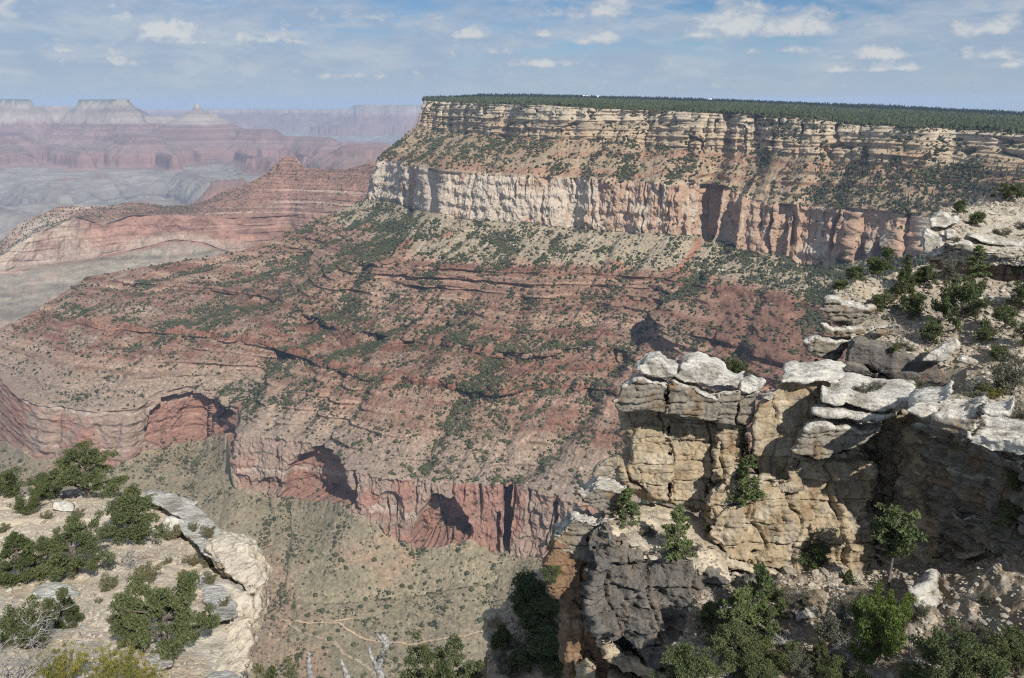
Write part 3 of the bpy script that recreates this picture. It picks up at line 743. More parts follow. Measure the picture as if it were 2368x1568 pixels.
def plant_forest():
    r = np.random.default_rng(21)
    nv, nu = plateau.shape[0] - 1, plateau.shape[1]
    def samp(n, lo, hi):
        i = r.random(n) * (hi - lo) + lo; j = r.random(n) * (nu - 2)
        a, b = np.floor(i).astype(int), np.floor(j).astype(int); fi, fj = (i - a)[:, None], (j - b)[:, None]
        q = lambda di, dj: plateau[a + di, b + dj]
        return (q(0, 0) * (1 - fi) + q(1, 0) * fi) * (1 - fj) + (q(0, 1) * (1 - fi) + q(1, 1) * fi) * fj
    near = samp(19000, 0.0, 46.0); keep = fbm(near[:, :2] / 90, 2, 203) > -0.35; near = near[keep]
    scatter('rim_forest', near, 3.0 + 3.2 * r.random(len(near)) ** 1.5, ICO, M_forest, (0.9, 0.9, 1.15), 0.4, 22, 0.1)
    near = samp(5000, 0.0, 44.0)
    scatter('rim_pine_forest', near, 4.0 + 3.5 * r.random(len(near)), CONE, M_forest, (0.9, 0.9, 1.2), 0.2, 23, 0.0)
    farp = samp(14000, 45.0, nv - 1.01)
    scatter('far_shade_toned_forest', farp, 4.0 + 5.0 * r.random(len(farp)), CONE, M_pines_shade, (1.1, 1.1, 1.25), 0.25, 24, 0.0)  # back band of trees, coloured dark as if under a cloud's shadow
plant_forest()

# scrub on the canyon wall -------------------------------------------------
def plant_scrub():
    r = np.random.default_rng(31)
    p, V, g1, g2, n, med = WALL['p'], WALL['V'], WALL['g1'], WALL['g2'], WALL['n'], WALL['med']
    X, Y = proj(p)
    nn = grid_normals(p); nn *= np.sign(nn[..., 2:3] + 1e-6)
    flat = sm(nn[..., 2], 0.30, 0.6)
    dens = np.interp(V, [0, 0.02, 0.1, 0.9, 1.02, 1.2, 1.9, 2.0, 2.05, 2.95, 3.02, 3.2, 3.8, 4.2, 5, 5.5, 7.5, 8.8, 9.3, 10, 10.1, 10.95, 11.1, 12, 13],
                     [1.5, 2.0, 0.7, 0.45, 1.9, 2.3, 2.2, 1.6, 0.10, 0.10, 1.6, 2.2, 2.1, 1.3, 1.2, 1.7, 1.9, 1.9, 1.9, 1.2, 0.12, 0.25, 2.3, 2.4, 2.3])
    gm = np.clip(sm(g1, 0.6, 0.95) + 0.7 * sm(g2, 0.62, 0.95), 0, 1.4)
    dens = dens * (0.15 + flat) * (0.5 + 1.3 * gm) * (0.15 + 1.2 * sm(med, -0.6, 0.3)) * (0.25 + sm(fbm(np.stack([WALL['U'] / 22, p[..., 2] / 16], -1), 2, 33), -0.45, 0.2)) * (1 - 0.9 * WALL['chute'])
    dens *= np.interp(X, [-100, 300, 700, 1700, 1850, 2400], [0.5, 0.6, 1.0, 1.1, 2.0, 3.0])
    dens *= 1 - 0.45 * sm(X, 1600, 1680) * (V > 4.0) * (V < 5.4)
    dens *= 1 + 3.0 * WALL['drain']; dens *= 0.35 + 1.3 * sm(fbm(p / 75, 3, 34), -0.25, 0.35)
    dens[:, :6] = 0
    area = np.linalg.norm(np.cross(np.gradient(p, axis=1), np.gradient(p, axis=0)), axis=-1)
    vis = (X > -60) & (X < 2420) & (Y < 1600) & ~((Y > 1000) & (X > 1660)) & ~((X > 1950) & (Y > 640))
    pr = dens * area * vis; pr = pr.ravel() / pr.sum()
    n_all = 155000
    idx = r.choice(pr.size, n_all, p=pr)
    pos = p.reshape(-1, 3)[idx] + r.normal(0, 1.2, (n_all, 3)) * np.array([1, 1, 0])
    siz = np.exp(r.normal(-0.12, 0.66, n_all)) * np.interp(V.ravel()[idx], [0, 3, 5, 10, 11, 13], [1.5, 1.5, 1.25, 1.1, 0.9, 1.0])
    siz = np.clip(siz, 0.5, 4.2)
    # the ones that show largest become things of their own
    cx, cy = X.ravel()[idx], Y.ravel()[idx]
    app = siz / pos[:, 1]; ok = (cx > 20) & (cx < 1400) & (cy < 1500)
    ok &= ~((cx < 640) & (cy > 1090)) & ~((cx > 1240) & (cy > 1050)) & ~((cx > 900) & (cy > 1440))
    big = np.argsort(-app * ok)[:260]
    rest = np.setdiff1d(np.arange(n_all), big)
    scatter('slope_scrub_vegetation', pos[rest], siz[rest], ICO, M_scrub, (1.0, 1.0, 0.85), 0.42, 32, 0.25)
    tm = []
    for k in range(6):
        rr = np.random.default_rng(40 + k); v, f = ICO2
        v = v * (1 + 0.5 * (rr.random((len(v), 1)) - 0.5)) * np.array([1, 1, 0.85]); v[:, 2] += 0.6
        me = make_mesh('canyon_shrub', v, f, smooth=False); me.materials.append(M_scrub); tm.append(me)
    for k, i in enumerate(big):
        o = bpy.data.objects.new('canyon_shrub', tm[k % 6]); col.objects.link(o)
        o.location = pos[i]; s = siz[i]; o.scale = (s, s, s); o.rotation_euler[2] = r.random() * 6.28
        tag(o, 'dark green shrub dotted among many like it on the sunlit canyon slope', 'shrub', 'shrubs dotted over the canyon slopes')
    # pale blocks fallen onto the slopes
    w = ((V > 0.95) & (V < 2.0) | (V > 3.02) & (V < 3.9)) * sm(X, 1700, 2200) * (X < 2420) * (Y < 700) * area; w = w.ravel() / w.sum(); i = r.choice(w.size, 1500, p=w)
    scatter('slope_pine_forest', p.reshape(-1, 3)[i], 2.6 + 3.4 * r.random(len(i)), CONE, M_scrub, (.8, .8, 1.35), .25, 38, 0.0)
    return pos
plant_scrub()
def ridge_scrub():
    r = np.random.default_rng(35); q = ridge_p.reshape(-1, 3); v = ridge_V.ravel(); X, Y = proj(q)
    ok = np.where((v > 1.05) & (v < 2.9) & (X > -20) & (X < 900) & (v < 5))[0]
    i = r.choice(ok, 2600); scatter('ridge_scrub_vegetation', q[i], 1.6 + 2.0 * r.random(len(i)), ICO, M_scrub, (1, 1, .85), .4, 36, .25)
ridge_scrub()

def talus_blocks():
    r = np.random.default_rng(51); p, V = WALL['p'], WALL['V']; X, Y = proj(p)
    w = np.interp(V, [0, 3.0, 3.1, 4, 5, 9.4, 9.9, 10, 11, 13], [0, 0, 1.0, .8, .4, .35, .6, 0, 0.25, 0.2]) * (X > 0) * (X < 2000); w = w.ravel() / w.sum()
    i = r.choice(w.size, 5200, p=w); s = np.clip(np.exp(r.normal(-0.1, 0.55, len(i))), 0.4, 4.5)
    c = WALL['c'].reshape(-1, 3)[i] * (1.1 + 0.4 * r.random((len(i), 1)))
    tv, tf = ICO; k = len(tv)
    q = tv[None] * (1 + 0.35 * (r.random((len(i), k, 1)) * 2 - 1)) * (0.6 + 0.8 * r.random((len(i), 1, 3))) * s[:, None, None]
    v = p.reshape(-1, 3)[i][:, None] + q
    f = (tf[None] + (np.arange(len(i)) * k)[:, None, None]).reshape(-1, 3)
    o = add_obj('talus_rubble', make_mesh('talus', v, f, np.repeat(c, k, 0), smooth=False), M_block); tag(o, kind='stuff')
talus_blocks()
# ------------------------------------------------------------------ the trail, the dry wash and small buildings
bpy.context.view_layer.update()
DG0 = bpy.context.evaluated_depsgraph_get()
def hit0(X, Y):
    d = dirV(X, Y); org = Vector((0, 0, 0))
    for _ in range(40):
        ok, loc, nrm, fi, ob, mat = scene.ray_cast(DG0, org, d)
        if not ok: return None
        if ob.name in ('canyon_wall', 'plateau_land'): return loc
        org = loc + d * 0.5
    return None
def strip(name, pts, w, colr, lift=0.8):
    X = np.array([q[0] for q in pts], float); Y = np.array([q[1] for q in pts], float); t = np.linspace(0, 1, len(pts)); tt = np.linspace(0, 1, 26 * len(pts))
    Xs, Ys = pchip(tt, t, X), pchip(tt, t, Y); Ys = Ys + 1.2 * np.sin(tt * 60)
    c = [hit0(a, b) for a, b in zip(Xs, Ys)]; c = np.array([q for q in c if q is not None]); c[:, 2] = smooth1(c[:, 2], 2) + lift
    d = np.gradient(c, axis=0); s = np.stack([-d[:, 1], d[:, 0], 0 * d[:, 0]], -1); s /= np.linalg.norm(s, axis=1, keepdims=True) + 1e-9
    ww = w * (0.8 + 0.4 * np.abs(np.sin(np.arange(len(c)) * 0.7)))[:, None]
    v = np.stack([c - s * ww, c + np.array([0, 0, .15]), c + s * ww], 1)
    cc = np.zeros(v.shape, np.float32) + np.array(colr, np.float32)
    o = add_obj(name, make_mesh(name, v, grid_faces(len(c), 3), cc), M_wall); tag(o, kind='structure')
strip('trail_path', [(652, 1434), (690, 1438), (725, 1441), (776, 1440), (800, 1453), (826, 1470), (872, 1484), (915, 1486), (955, 1490), (1000, 1481), (1060, 1472), (1108, 1462), (1160, 1450)], 1.8, (0.46, 0.33, 0.225))
strip('branch_path', [(776, 1440), (772, 1437), (790, 1434), (815, 1430)], 1.5, (0.46, 0.33, 0.225))
strip('wash_path', [(668, 1444), (700, 1462), (740, 1475), (775, 1488), (795, 1512), (830, 1530), (870, 1560)], 2.4, (0.33, 0.26, 0.18))
def house(X, Y, w, lab):
    loc = hit0(X, Y)
    if loc is None: return
    e = tag(empty('lodge_building', loc), lab, 'building', 'white buildings in the rim forest')
    def box(n, x0, x1, y0, y1, z0, z1, colr):
        v = np.array([(x, y, z) for x in (x0, x1) for y in (y0, y1) for z in (z0, z1)], float); f = np.array([(0, 1, 3, 2), (4, 6, 7, 5), (0, 4, 5, 1), (2, 3, 7, 6), (0, 2, 6, 4), (1, 5, 7, 3)])
        o = add_obj(n, make_mesh(n, v, f, np.zeros((8, 3)) + np.array(colr), smooth=False), M_block, e)
    h = 16.0; box('wall', -w, w, -6, 6, -4, h, (0.75, 0.74, 0.72))
    v = np.array([(-w - 1, -7, h), (w + 1, -7, h), (w + 1, 7, h), (-w - 1, 7, h), (-w - 1, 0, h + 5), (w + 1, 0, h + 5)], float)
    f = np.array([(0, 1, 5), (0, 5, 4), (2, 3, 4), (2, 4, 5), (0, 4, 3), (1, 2, 5)])
    add_obj('roof', make_mesh('roof', v, f, np.zeros((6, 3)) + 0.7, smooth=False), M_block, e)
    for k in range(3):
        x = -w * 0.6 + k * w * 0.6; box('window', x - 1.2, x + 1.2, -6.15, -5.9, h * 0.5, h * 0.75, (0.05, 0.06, 0.07))
house(1355, 230, 16, 'longest white building among trees on the plateau rim'); house(1382, 231, 9, 'small white building beside the longest one on the rim'); house(1640, 238, 10, 'lone white building in the forest farther along the rim')
# ------------------------------------------------------------------ near rock: blocks with real thickness, voxel-fused and weathered
import bmesh
M_rock = tint_mat('limestone', 1.6, 0.26, 1.0, 4.5, speck=0.6, speck_col=(0.055, 0.05, 0.046), speck_scale=4.5, bump_dist=0.16)
M_grey = tint_mat('weathered_limestone', 1.3, 0.25, 1.0, 4.5, speck=0.7, speck_col=(0.30, 0.28, 0.25), speck_scale=6.0, bump_dist=0.2)
M_soil = tint_mat('stony_soil', 2.2, 0.2, 1.0, 8.0, speck=0.45, speck_col=(0.40, 0.36, 0.30), speck_scale=9.0, bump_dist=0.07)

def poly_extent(poly, x):
    ys = []
    for (x0, y0), (x1, y1) in zip(poly, poly[1:] + poly[:1]):
        if x0 != x1 and min(x0, x1) - 1e-6 <= x <= max(x0, x1) + 1e-6: ys.append(y0 + (y1 - y0) * (x - x0) / (x1 - x0))
    return (min(ys), max(ys)) if ys else None
def rough_outline(poly, step=13.0, jit=2.4):
    out = []; r = np.random.default_rng(int(abs(sum(q[0] * 3.1 + q[1] for q in poly))) % 99991)
    for (x0, y0), (x1, y1) in zip(poly, poly[1:] + poly[:1]):
        L = math.hypot(x1 - x0, y1 - y0); n = max(1, int(L / step)); j = min(jit, L * 0.08)
        for k in range(n):
            t = k / n; out.append((x0 + (x1 - x0) * t + (r.normal(0, j) if k else 0), y0 + (y1 - y0) * t + (r.normal(0, j) if k else 0)))
    return out
def prism(bm, poly, y, thick, tilt=(0, 0), top=0.0, taper=1.0):
    poly = rough_outline(poly)
    # refine the outline so that its edges can weather
    cx = sum(q[0] for q in poly) / len(poly); cy = sum(q[1] for q in poly) / len(poly)
    F, B = [], []
    for (X, Y) in poly:
        yy = y + tilt[0] * (X - cx) / 100 + tilt[1] * (Y - cy) / 100
        Y2 = Y
        if top > 0:
            e = poly_extent(poly, X)
            if e and Y - e[0] <= e[1] - Y and e[1] - e[0] > 4:
                z = -yy * dep(Y); yb = yy + thick
                sh = float((Y - 784) - FPX * math.tan(math.atan(-z / yb) - R(PITCH)))
                Y2 = Y + min(sh * top, 0.55 * (e[1] - e[0]))
        p = P(X, Y2, yy); F.append(p)
        d = np.array([p[0] / p[1], 1.0, -float(dep(Y2)) * (1 - top)])
        c = P(cx, cy, yy)
        q = p + (c - p) * (1 - taper) * np.array([1, 0, 1])
        B.append(q + d * thick)
    vf = [bm.verts.new(p) for p in F]; vb = [bm.verts.new(p) for p in B]
    n = len(poly)
    fs = [bm.faces.new(vf), bm.faces.new(vb[::-1])]
    for i in range(n): fs.append(bm.faces.new([vf[i], vb[i], vb[(i + 1) % n], vf[(i + 1) % n]]))
    bmesh.ops.recalc_face_normals(bm, faces=fs)
    bmesh.ops.triangulate(bm, faces=fs)
def fuse(bm, vox):
    me = bpy.data.meshes.new('tmp'); bm.to_mesh(me); bm.free()
    o = bpy.data.objects.new('tmp', me); col.objects.link(o)
    m = o.modifiers.new('r', 'REMESH'); m.mode = 'VOXEL'; m.voxel_size = vox; m.adaptivity = 0
    dg = bpy.context.evaluated_depsgraph_get(); ev = o.evaluated_get(dg); e = ev.to_mesh()
    v = np.empty(len(e.vertices) * 3, np.float32); e.vertices.foreach_get('co', v); v = v.reshape(-1, 3).astype(np.float64)
    f = np.empty(len(e.loops), np.int32); e.loops.foreach_get('vertex_index', f)
    lt = np.empty(len(e.polygons), np.int32); e.polygons.foreach_get('loop_total', lt)
    ev.to_mesh_clear(); bpy.data.objects.remove(o); bpy.data.meshes.remove(me)
    assert (lt == 4).all()
    return v, f.reshape(-1, 4)
def vnormals(v, f):
    a = np.cross(v[f[:, 2]] - v[f[:, 0]], v[f[:, 3]] - v[f[:, 1]]); n = np.zeros_like(v)
    for k in range(4):
        for c in range(3): n[:, c] += np.bincount(f[:, k], a[:, c], len(v))
    return n / (np.linalg.norm(n, axis=1, keepdims=True) + 1e-12)
def laplace(v, f, it, lam=0.6):
    e0 = np.concatenate([f[:, k] for k in range(4)]); e1 = np.concatenate([f[:, (k + 1) % 4] for k in range(4)])
    cnt = np.bincount(e0, minlength=len(v)) + 1e-9
    for _ in range(it):
        m = np.stack([np.bincount(e0, v[e1, c], len(v)) / cnt for c in range(3)], -1)
        v = v + lam * (m - v)
    return v
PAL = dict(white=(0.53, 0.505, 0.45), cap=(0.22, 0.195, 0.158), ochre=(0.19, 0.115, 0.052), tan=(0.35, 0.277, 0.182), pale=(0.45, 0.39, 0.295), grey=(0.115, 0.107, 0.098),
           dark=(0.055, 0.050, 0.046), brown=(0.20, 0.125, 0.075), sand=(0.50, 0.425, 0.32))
def weather(v, f, style, amp, seed, smooth_it=3):
    v = laplace(v, f, smooth_it if smooth_it > 6 else max(1, smooth_it - 1))
    n = vnormals(v, f); nh = n * np.array([1, 1, 0.25])
    q = v.astype(np.float32)
    b = fbm(q / 2.6, 4, seed); m = fbm(q / 0.75, 3, seed + 5)
    f1, f2, cid = worley(q / np.array([1.5, 1.5, 1.1]) + 0.25 * m[:, None], seed + 9)
    zl = q[:, 2] / 0.85 + 0.45 * fbm(q / 2.2, 2, seed + 11); fr = zl - np.floor(zl)
    zl2 = q[:, 2] / 0.33 + 0.6 * fbm(q / 1.5, 2, seed + 12); fr2 = zl2 - np.floor(zl2)
    led = (sm(fr, 0.15, 0.5) - fr)
    led2 = (sm(fr2, 0.15, 0.6) - fr2)
    crack = np.exp(-((f2 - f1) / 0.07) ** 2)
    # bedding planes and joints: beds of uneven height, each cut into offset blocks
    wp = 0.35 * fbm(q / 1.7, 3, seed + 31); wq = 0.35 * fbm(q / 1.4 + 7, 3, seed + 32)
    def joints(h, w, sd):
        zz = q[:, 2] / h + wp * 0.8 / h; kz = np.floor(zz); fz = zz - kz
        offs = (_h((kz * 1 + 500).astype(np.int64), np.full(len(q), 3), np.full(len(q), 5), sd) % np.uint32(991)) / 991.0
        xx = (q[:, 0] * 0.86 + q[:, 1] * 0.5) / w + wq / w * 0.9 + offs * 3; kx = np.floor(xx); fx = xx - kx
        yy = (q[:, 1] * 0.86 - q[:, 0] * 0.5) / w + wp / w * 0.9 + offs * 5; ky = np.floor(yy)
        rid = (_h((kz + 500).astype(np.int64), (kx + 900).astype(np.int64), (ky + 900).astype(np.int64), sd + 1) % np.uint32(997)) / 997.0
        bed = (_h((kz + 500).astype(np.int64), np.full(len(q), 1), np.full(len(q), 2), sd + 2) % np.uint32(997)) / 997.0
        gz = np.minimum(fz, 1 - fz) * h; gx = np.minimum(fx, 1 - fx) * w
        groove = np.maximum(np.exp(-(gz / 0.06) ** 2), 0.8 * np.exp(-(gx / 0.05) ** 2) * (rid > 0.3))
        return rid - 0.5, bed - 0.5, groove
    r1, b1, gr1 = joints(1.5, 2.4, seed + 41); r2, b2, gr2 = joints(0.55, 0.9, seed + 51)
    chip = fbm(q / 0.33, 3, seed + 61)
    vx = (q[:, 0] * 0.9 + q[:, 1] * 0.43) / 3.1 + 0.5 * fbm(q / np.array([2.5, 2.5, 4.0]), 3, seed + 63); vf = vx - np.floor(vx); vgr = np.exp(-(np.minimum(vf, 1 - vf) / 0.035) ** 2)
    vst = (_h((np.floor(vx) + 700).astype(np.int64), np.full(len(q), 4), np.full(len(q), 6), seed) % np.uint32(997)) / 997.0 - 0.5
    if style == 'white':
        d = amp * (0.6 * b + 0.3 * m + 0.15 * r1 + 0.12 * b2) - amp * 0.22 * gr1 * sm(m, -0.2, 0.4) + 0.06 * chip
    elif style == 'cap':
        d = amp * (0.50 * b + 0.22 * m + 0.25 * r1 + 0.40 * b2 + 0.15 * r2) + amp * 0.30 * led * sm(b, -0.6, 0.3) - amp * 0.30 * gr2 * sm(b1 + b, -0.3, 0.3) - amp * 0.45 * gr1 + 0.05 * chip
    elif style in ('tan', 'brown', 'buff'):
        d = amp * (0.55 * b + 0.18 * m + 0.42 * r1 + 0.30 * b1 + 0.16 * r2 + 0.14 * b2) - amp * 0.30 * gr1 - amp * 0.65 * vgr + amp * 0.45 * vst - amp * 0.18 * gr2 * sm(m + b, -0.2, 0.5) + amp * 0.15 * (cid - 0.5) + 0.07 * chip
    else:
        d = amp * (0.55 * fbm(q / 5.5, 3, seed + 71) + 0.55 * b + 0.26 * m + 0.22 * (cid - 0.5) * sm(f2 - f1, 0, 0.2) + 0.25 * r1 + 0.2 * b1) - amp * 0.22 * gr1 - amp * 0.3 * vgr + amp * 0.25 * vst - amp * 0.12 * gr2 * sm(m, 0, 0.5) + 0.07 * chip
    v = v + n * (d * 0.5)[:, None] + nh * (d * 0.5)[:, None]
    # colours
    st = fbm(q / np.array([0.8, 0.8, 5.0]), 3, seed + 21); pat = fbm(q / 1.6, 3, seed + 22)
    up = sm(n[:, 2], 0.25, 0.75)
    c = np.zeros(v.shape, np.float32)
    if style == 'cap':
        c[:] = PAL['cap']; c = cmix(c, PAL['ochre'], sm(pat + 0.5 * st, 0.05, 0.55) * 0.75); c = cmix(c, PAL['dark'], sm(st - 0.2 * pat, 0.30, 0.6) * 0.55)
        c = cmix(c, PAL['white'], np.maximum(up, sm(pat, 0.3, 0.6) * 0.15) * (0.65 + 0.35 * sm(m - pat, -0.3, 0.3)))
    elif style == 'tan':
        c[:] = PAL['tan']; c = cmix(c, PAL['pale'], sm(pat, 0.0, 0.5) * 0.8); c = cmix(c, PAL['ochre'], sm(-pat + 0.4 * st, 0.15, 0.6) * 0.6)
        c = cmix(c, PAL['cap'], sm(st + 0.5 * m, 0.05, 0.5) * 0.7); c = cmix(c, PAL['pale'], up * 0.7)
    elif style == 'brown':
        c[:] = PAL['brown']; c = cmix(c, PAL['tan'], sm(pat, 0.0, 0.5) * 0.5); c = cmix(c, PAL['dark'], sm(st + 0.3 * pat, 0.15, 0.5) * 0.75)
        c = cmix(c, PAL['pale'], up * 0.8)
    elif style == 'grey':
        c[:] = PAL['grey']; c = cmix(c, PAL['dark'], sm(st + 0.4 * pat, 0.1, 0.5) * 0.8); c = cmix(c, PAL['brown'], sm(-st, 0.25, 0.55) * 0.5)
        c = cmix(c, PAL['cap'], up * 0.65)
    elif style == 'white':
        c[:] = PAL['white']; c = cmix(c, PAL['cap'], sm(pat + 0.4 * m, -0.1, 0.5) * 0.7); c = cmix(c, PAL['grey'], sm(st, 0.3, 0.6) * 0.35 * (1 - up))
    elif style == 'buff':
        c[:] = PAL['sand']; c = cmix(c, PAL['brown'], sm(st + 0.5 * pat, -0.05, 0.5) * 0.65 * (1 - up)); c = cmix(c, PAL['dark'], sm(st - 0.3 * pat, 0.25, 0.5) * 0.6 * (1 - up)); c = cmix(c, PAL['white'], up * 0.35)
    c = c * (1 + 0.14 * m)[:, None]
    return v, c
BLOCKS = []
def rock(name, prisms, style, parent=None, vox=0.10, amp=0.55, seed=1, smooth_it=3, **kw):
    """prisms: list of (poly, y, thick, tilt, top)"""
    bm = bmesh.new()
    for pr in prisms: prism(bm, *pr)
    v, f = fuse(bm, vox)
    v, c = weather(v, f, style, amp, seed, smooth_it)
    base = np.array([v[:, 0].mean(), v[:, 1].mean(), v[:, 2].min()])
    off = base if parent is None else np.array(parent.location)
    me = make_mesh(name, v - off, f, c)
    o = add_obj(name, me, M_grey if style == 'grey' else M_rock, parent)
    if parent is None: o.location = base
    if kw: tag(o, **kw)
    BLOCKS.append(o)
    return o

# --- the limestone pinnacle -------------------------------------------------
pin = tag(empty('limestone_pinnacle', tuple(P(1560, 1150, 58))), 'pale limestone pinnacle with white cracked caps overhanging a honey coloured shaft', 'rock pinnacle')
rock('cap_block', [([(1438, 880), (1418, 926), (1422, 948), (1536, 956), (1543, 899), (1538, 876), (1471, 862)], 57.2, 3.2, (0, 0), 0.5)], 'cap', pin, seed=11)
rock('cap_block', [([(1466, 856), (1475, 834), (1494, 816), (1523, 811), (1547, 829), (1567, 845), (1556, 872), (1523, 874)], 57.8, 3.0, (0, 0), 0.6)], 'white', pin, seed=12)
rock('cap_block', [([(1546, 898), (1541, 958), (1593, 964), (1653, 969), (1659, 910), (1619, 893), (1556, 866)], 57.4, 3.4, (0, 0), 0.4)], 'cap', pin, seed=13)
rock('cap_block', [([(1553, 868), (1575, 841), (1578, 827), (1597, 815), (1626, 817), (1669, 836), (1676, 851), (1722, 876), (1706, 901), (1656, 893), (1582, 886)], 58.0, 3.4, (0, 0), 0.6)], 'white', pin, seed=14)
rock('cap_block', [([(1660, 908), (1655, 972), (1701, 986), (1706, 897)], 57.6, 3.0, (0, 0), 0.3)], 'cap', pin, seed=15)
rock('knob', [([(1708, 901), (1713, 876), (1737, 865), (1765, 879), (1760, 902), (1729, 912)], 58.2, 2.2, (0, 0), 0.5)], 'white', pin, seed=16)
rock('knob', [([(1706, 908), (1753, 908), (1745, 958), (1730, 984), (1706, 976)], 58.2, 2.0, (0, 0), 0.2)], 'cap', pin, seed=17)
rock('shaft', [([(1436, 945), (1458, 1000), (1450, 1061), (1436, 1105), (1447, 1126), (1540, 1155), (1544, 945)], 59.3, 6.5, (0, -1.2), 0.0),
               ([(1547, 945), (1546, 1158), (1648, 1182), (1660, 1120), (1652, 965)], 59.5, 6.5, (0, -1.2), 0.0),
               ([(1656, 960), (1650, 1140), (1690, 1110), (1704, 1083), (1716, 985)], 58.6, 7.0, (0, -0.9), 0.0)], 'tan', pin, vox=0.09, amp=1.1, seed=18, smooth_it=2)
# --- the brown panel and the flat topped block behind -------------------------
pan = tag(empty('brown_buttress', tuple(P(1790, 1120, 60))), 'ochre stained buttress with a flat white top beside the pinnacle', 'rock buttress')
rock('stained_face', [([(1757, 935), (1740, 987), (1748, 1075), (1757, 1122), (1830, 1128), (1890, 1009), (1905, 913), (1905, 872), (1815, 872), (1798, 900)], 57.6, 7, (0.3, -0.6), 0.0)], 'tan', pan, amp=0.5, seed=22, smooth_it=2)
rock('white_top', [([(1806, 886), (1811, 872), (1834, 864), (1876, 869), (1905, 863), (1940, 868), (1952, 884), (1922, 890), (1892, 881), (1860, 889), (1832, 884)], 57.2, 5.0, (0.3, 0), 0.9)], 'white', pan, amp=0.7, seed=21)
rock('perched_stone', [([(1760, 922), (1770, 908), (1785, 905), (1796, 912), (1780, 930)], 57.0, 1.2, (0, 0), 0.3)], 'white', pan, seed=23, vox=0.08)
# --- the layered white block -----------------------------------------------
blk = tag(empty('layered_block', tuple(P(1950, 1060, 55))), 'broad white layered limestone block with a sloping top above a shadowed undercut', 'rock block')
rock('top_slab', [([(1895, 905), (1925, 892), (1955, 878), (2020, 888), (2105, 912), (2110, 938), (2045, 950), (1990, 944), (1940, 930), (1905, 922)], 55.4, 6.5, (-0.2, 0), 0.75)], 'white', blk, amp=0.35, seed=31)
rock('layer', [([(1880, 935), (1905, 926), (1990, 942), (2070, 955), (2030, 975), (1985, 972), (1940, 966), (1880, 958)], 54.8, 5, (0.2, 0), 0.4)], 'white', blk, amp=0.55, seed=32)
rock('main_body', [([(1862, 968), (1886, 955), (1970, 966), (2020, 978), (2036, 992), (1972, 1040), (1894, 1066), (1828, 1044)], 54.2, 7, (0.4, -0.3), 0.35)], 'cap', blk, amp=0.6, seed=33)
rock('corner_stone', [([(1898, 905), (1945, 898), (1955, 925), (1946, 938), (1900, 930)], 54.8, 2.2, (0, 0), 0.4)], 'white', blk, amp=0.3, seed=34, vox=0.08)
# --- cliff under the blocks ---------------------------------------------------
lo = tag(empty('lower_cliff', tuple(P(1850, 1320, 53))), 'rough honey and grey cliff face below the blocks with a dark hollow', 'cliff')
rock('lit_face', [([(1640, 1150), (1700, 1085), (1745, 1100), (1822, 1110), (1830, 1045), (1892, 1062), (1985, 1030), (2010, 1080), (2005, 1340), (1850, 1335), (1690, 1290), (1640, 1240)], 54.9, 8, (0.2, -1.1), 0.0)], 'tan', lo, amp=1.3, seed=41, smooth_it=2)
rock('hollow', [([(1975, 1000), (2040, 962), (2120, 950), (2160, 1010), (2175, 1180), (2160, 1340), (1990, 1345), (1965, 1180)], 57.5, 6, (-5.0, -0.5), 0.0)], 'tan', lo, amp=1.4, seed=42, smooth_it=2)
rock('bulge', [([(1690, 1170), (1720, 1165), (1712, 1230), (1700, 1268), (1672, 1275), (1640, 1235), (1655, 1195)], 54.0, 3, (0, -1.0), 0.0)], 'tan', lo, amp=0.8, seed=43)
rock('ledge', [([(1645, 1262), (1692, 1258), (1700, 1272), (1850, 1318), (1940, 1340), (1850, 1350), (1690, 1318), (1650, 1290)], 53.0, 4, (0, -1.0), 0.5)], 'tan', lo, amp=0.6, seed=44)
# --- blocks at the frame's edge
rt = tag(empty('boulder_parapet', tuple(P(2250, 1060, 50))), 'row of grey white boulders capping the shaded cliff beside the dark hollow', 'rock parapet')
rock('cap_boulder', [([(2113, 905), (2150, 896), (2197, 912), (2164, 957), (2131, 966), (2097, 950)], 49.0, 6, (0, 0), 0.5)], 'white', rt, amp=0.5, seed=51)
rock('cap_boulder', [([(2172, 925), (2205, 925), (2272, 950), (2230, 1003), (2146, 984)], 47.5, 7.0, (-1.0, 0), 0.5)], 'cap', rt, amp=0.7, seed=52)
rock('cap_boulder', [([(2272, 965), (2234, 1002), (2242, 1028), (2305, 1047), (2480, 1075), (2480, 990), (2330, 975)], 45.5, 8, (-1.2, 0), 0.5)], 'white', rt, amp=0.7, seed=53)
rock('flat_stone', [([(2272, 950), (2300, 932), (2342, 934), (2334, 962), (2290, 966)], 46.5, 3.0, (0, 0), 0.6)], 'white', rt, amp=0.4, seed=54, vox=0.08)
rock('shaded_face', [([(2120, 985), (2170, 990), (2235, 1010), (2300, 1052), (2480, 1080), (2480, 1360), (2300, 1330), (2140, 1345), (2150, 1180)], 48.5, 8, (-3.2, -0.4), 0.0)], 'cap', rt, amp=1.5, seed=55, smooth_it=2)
rock('ledge', [([(2185, 1085), (2230, 1070), (2290, 1090), (2310, 1110), (2240, 1128)], 49.8, 3.5, (-1.5, 0), 0.6)], 'cap', rt, amp=0.6, seed=56)
rock('ledge', [([(2195, 1180), (2250, 1165), (2330, 1190), (2310, 1215), (2220, 1222)], 49.2, 4, (-1.5, 0), 0.5)], 'cap', rt, amp=0.8, seed=57)
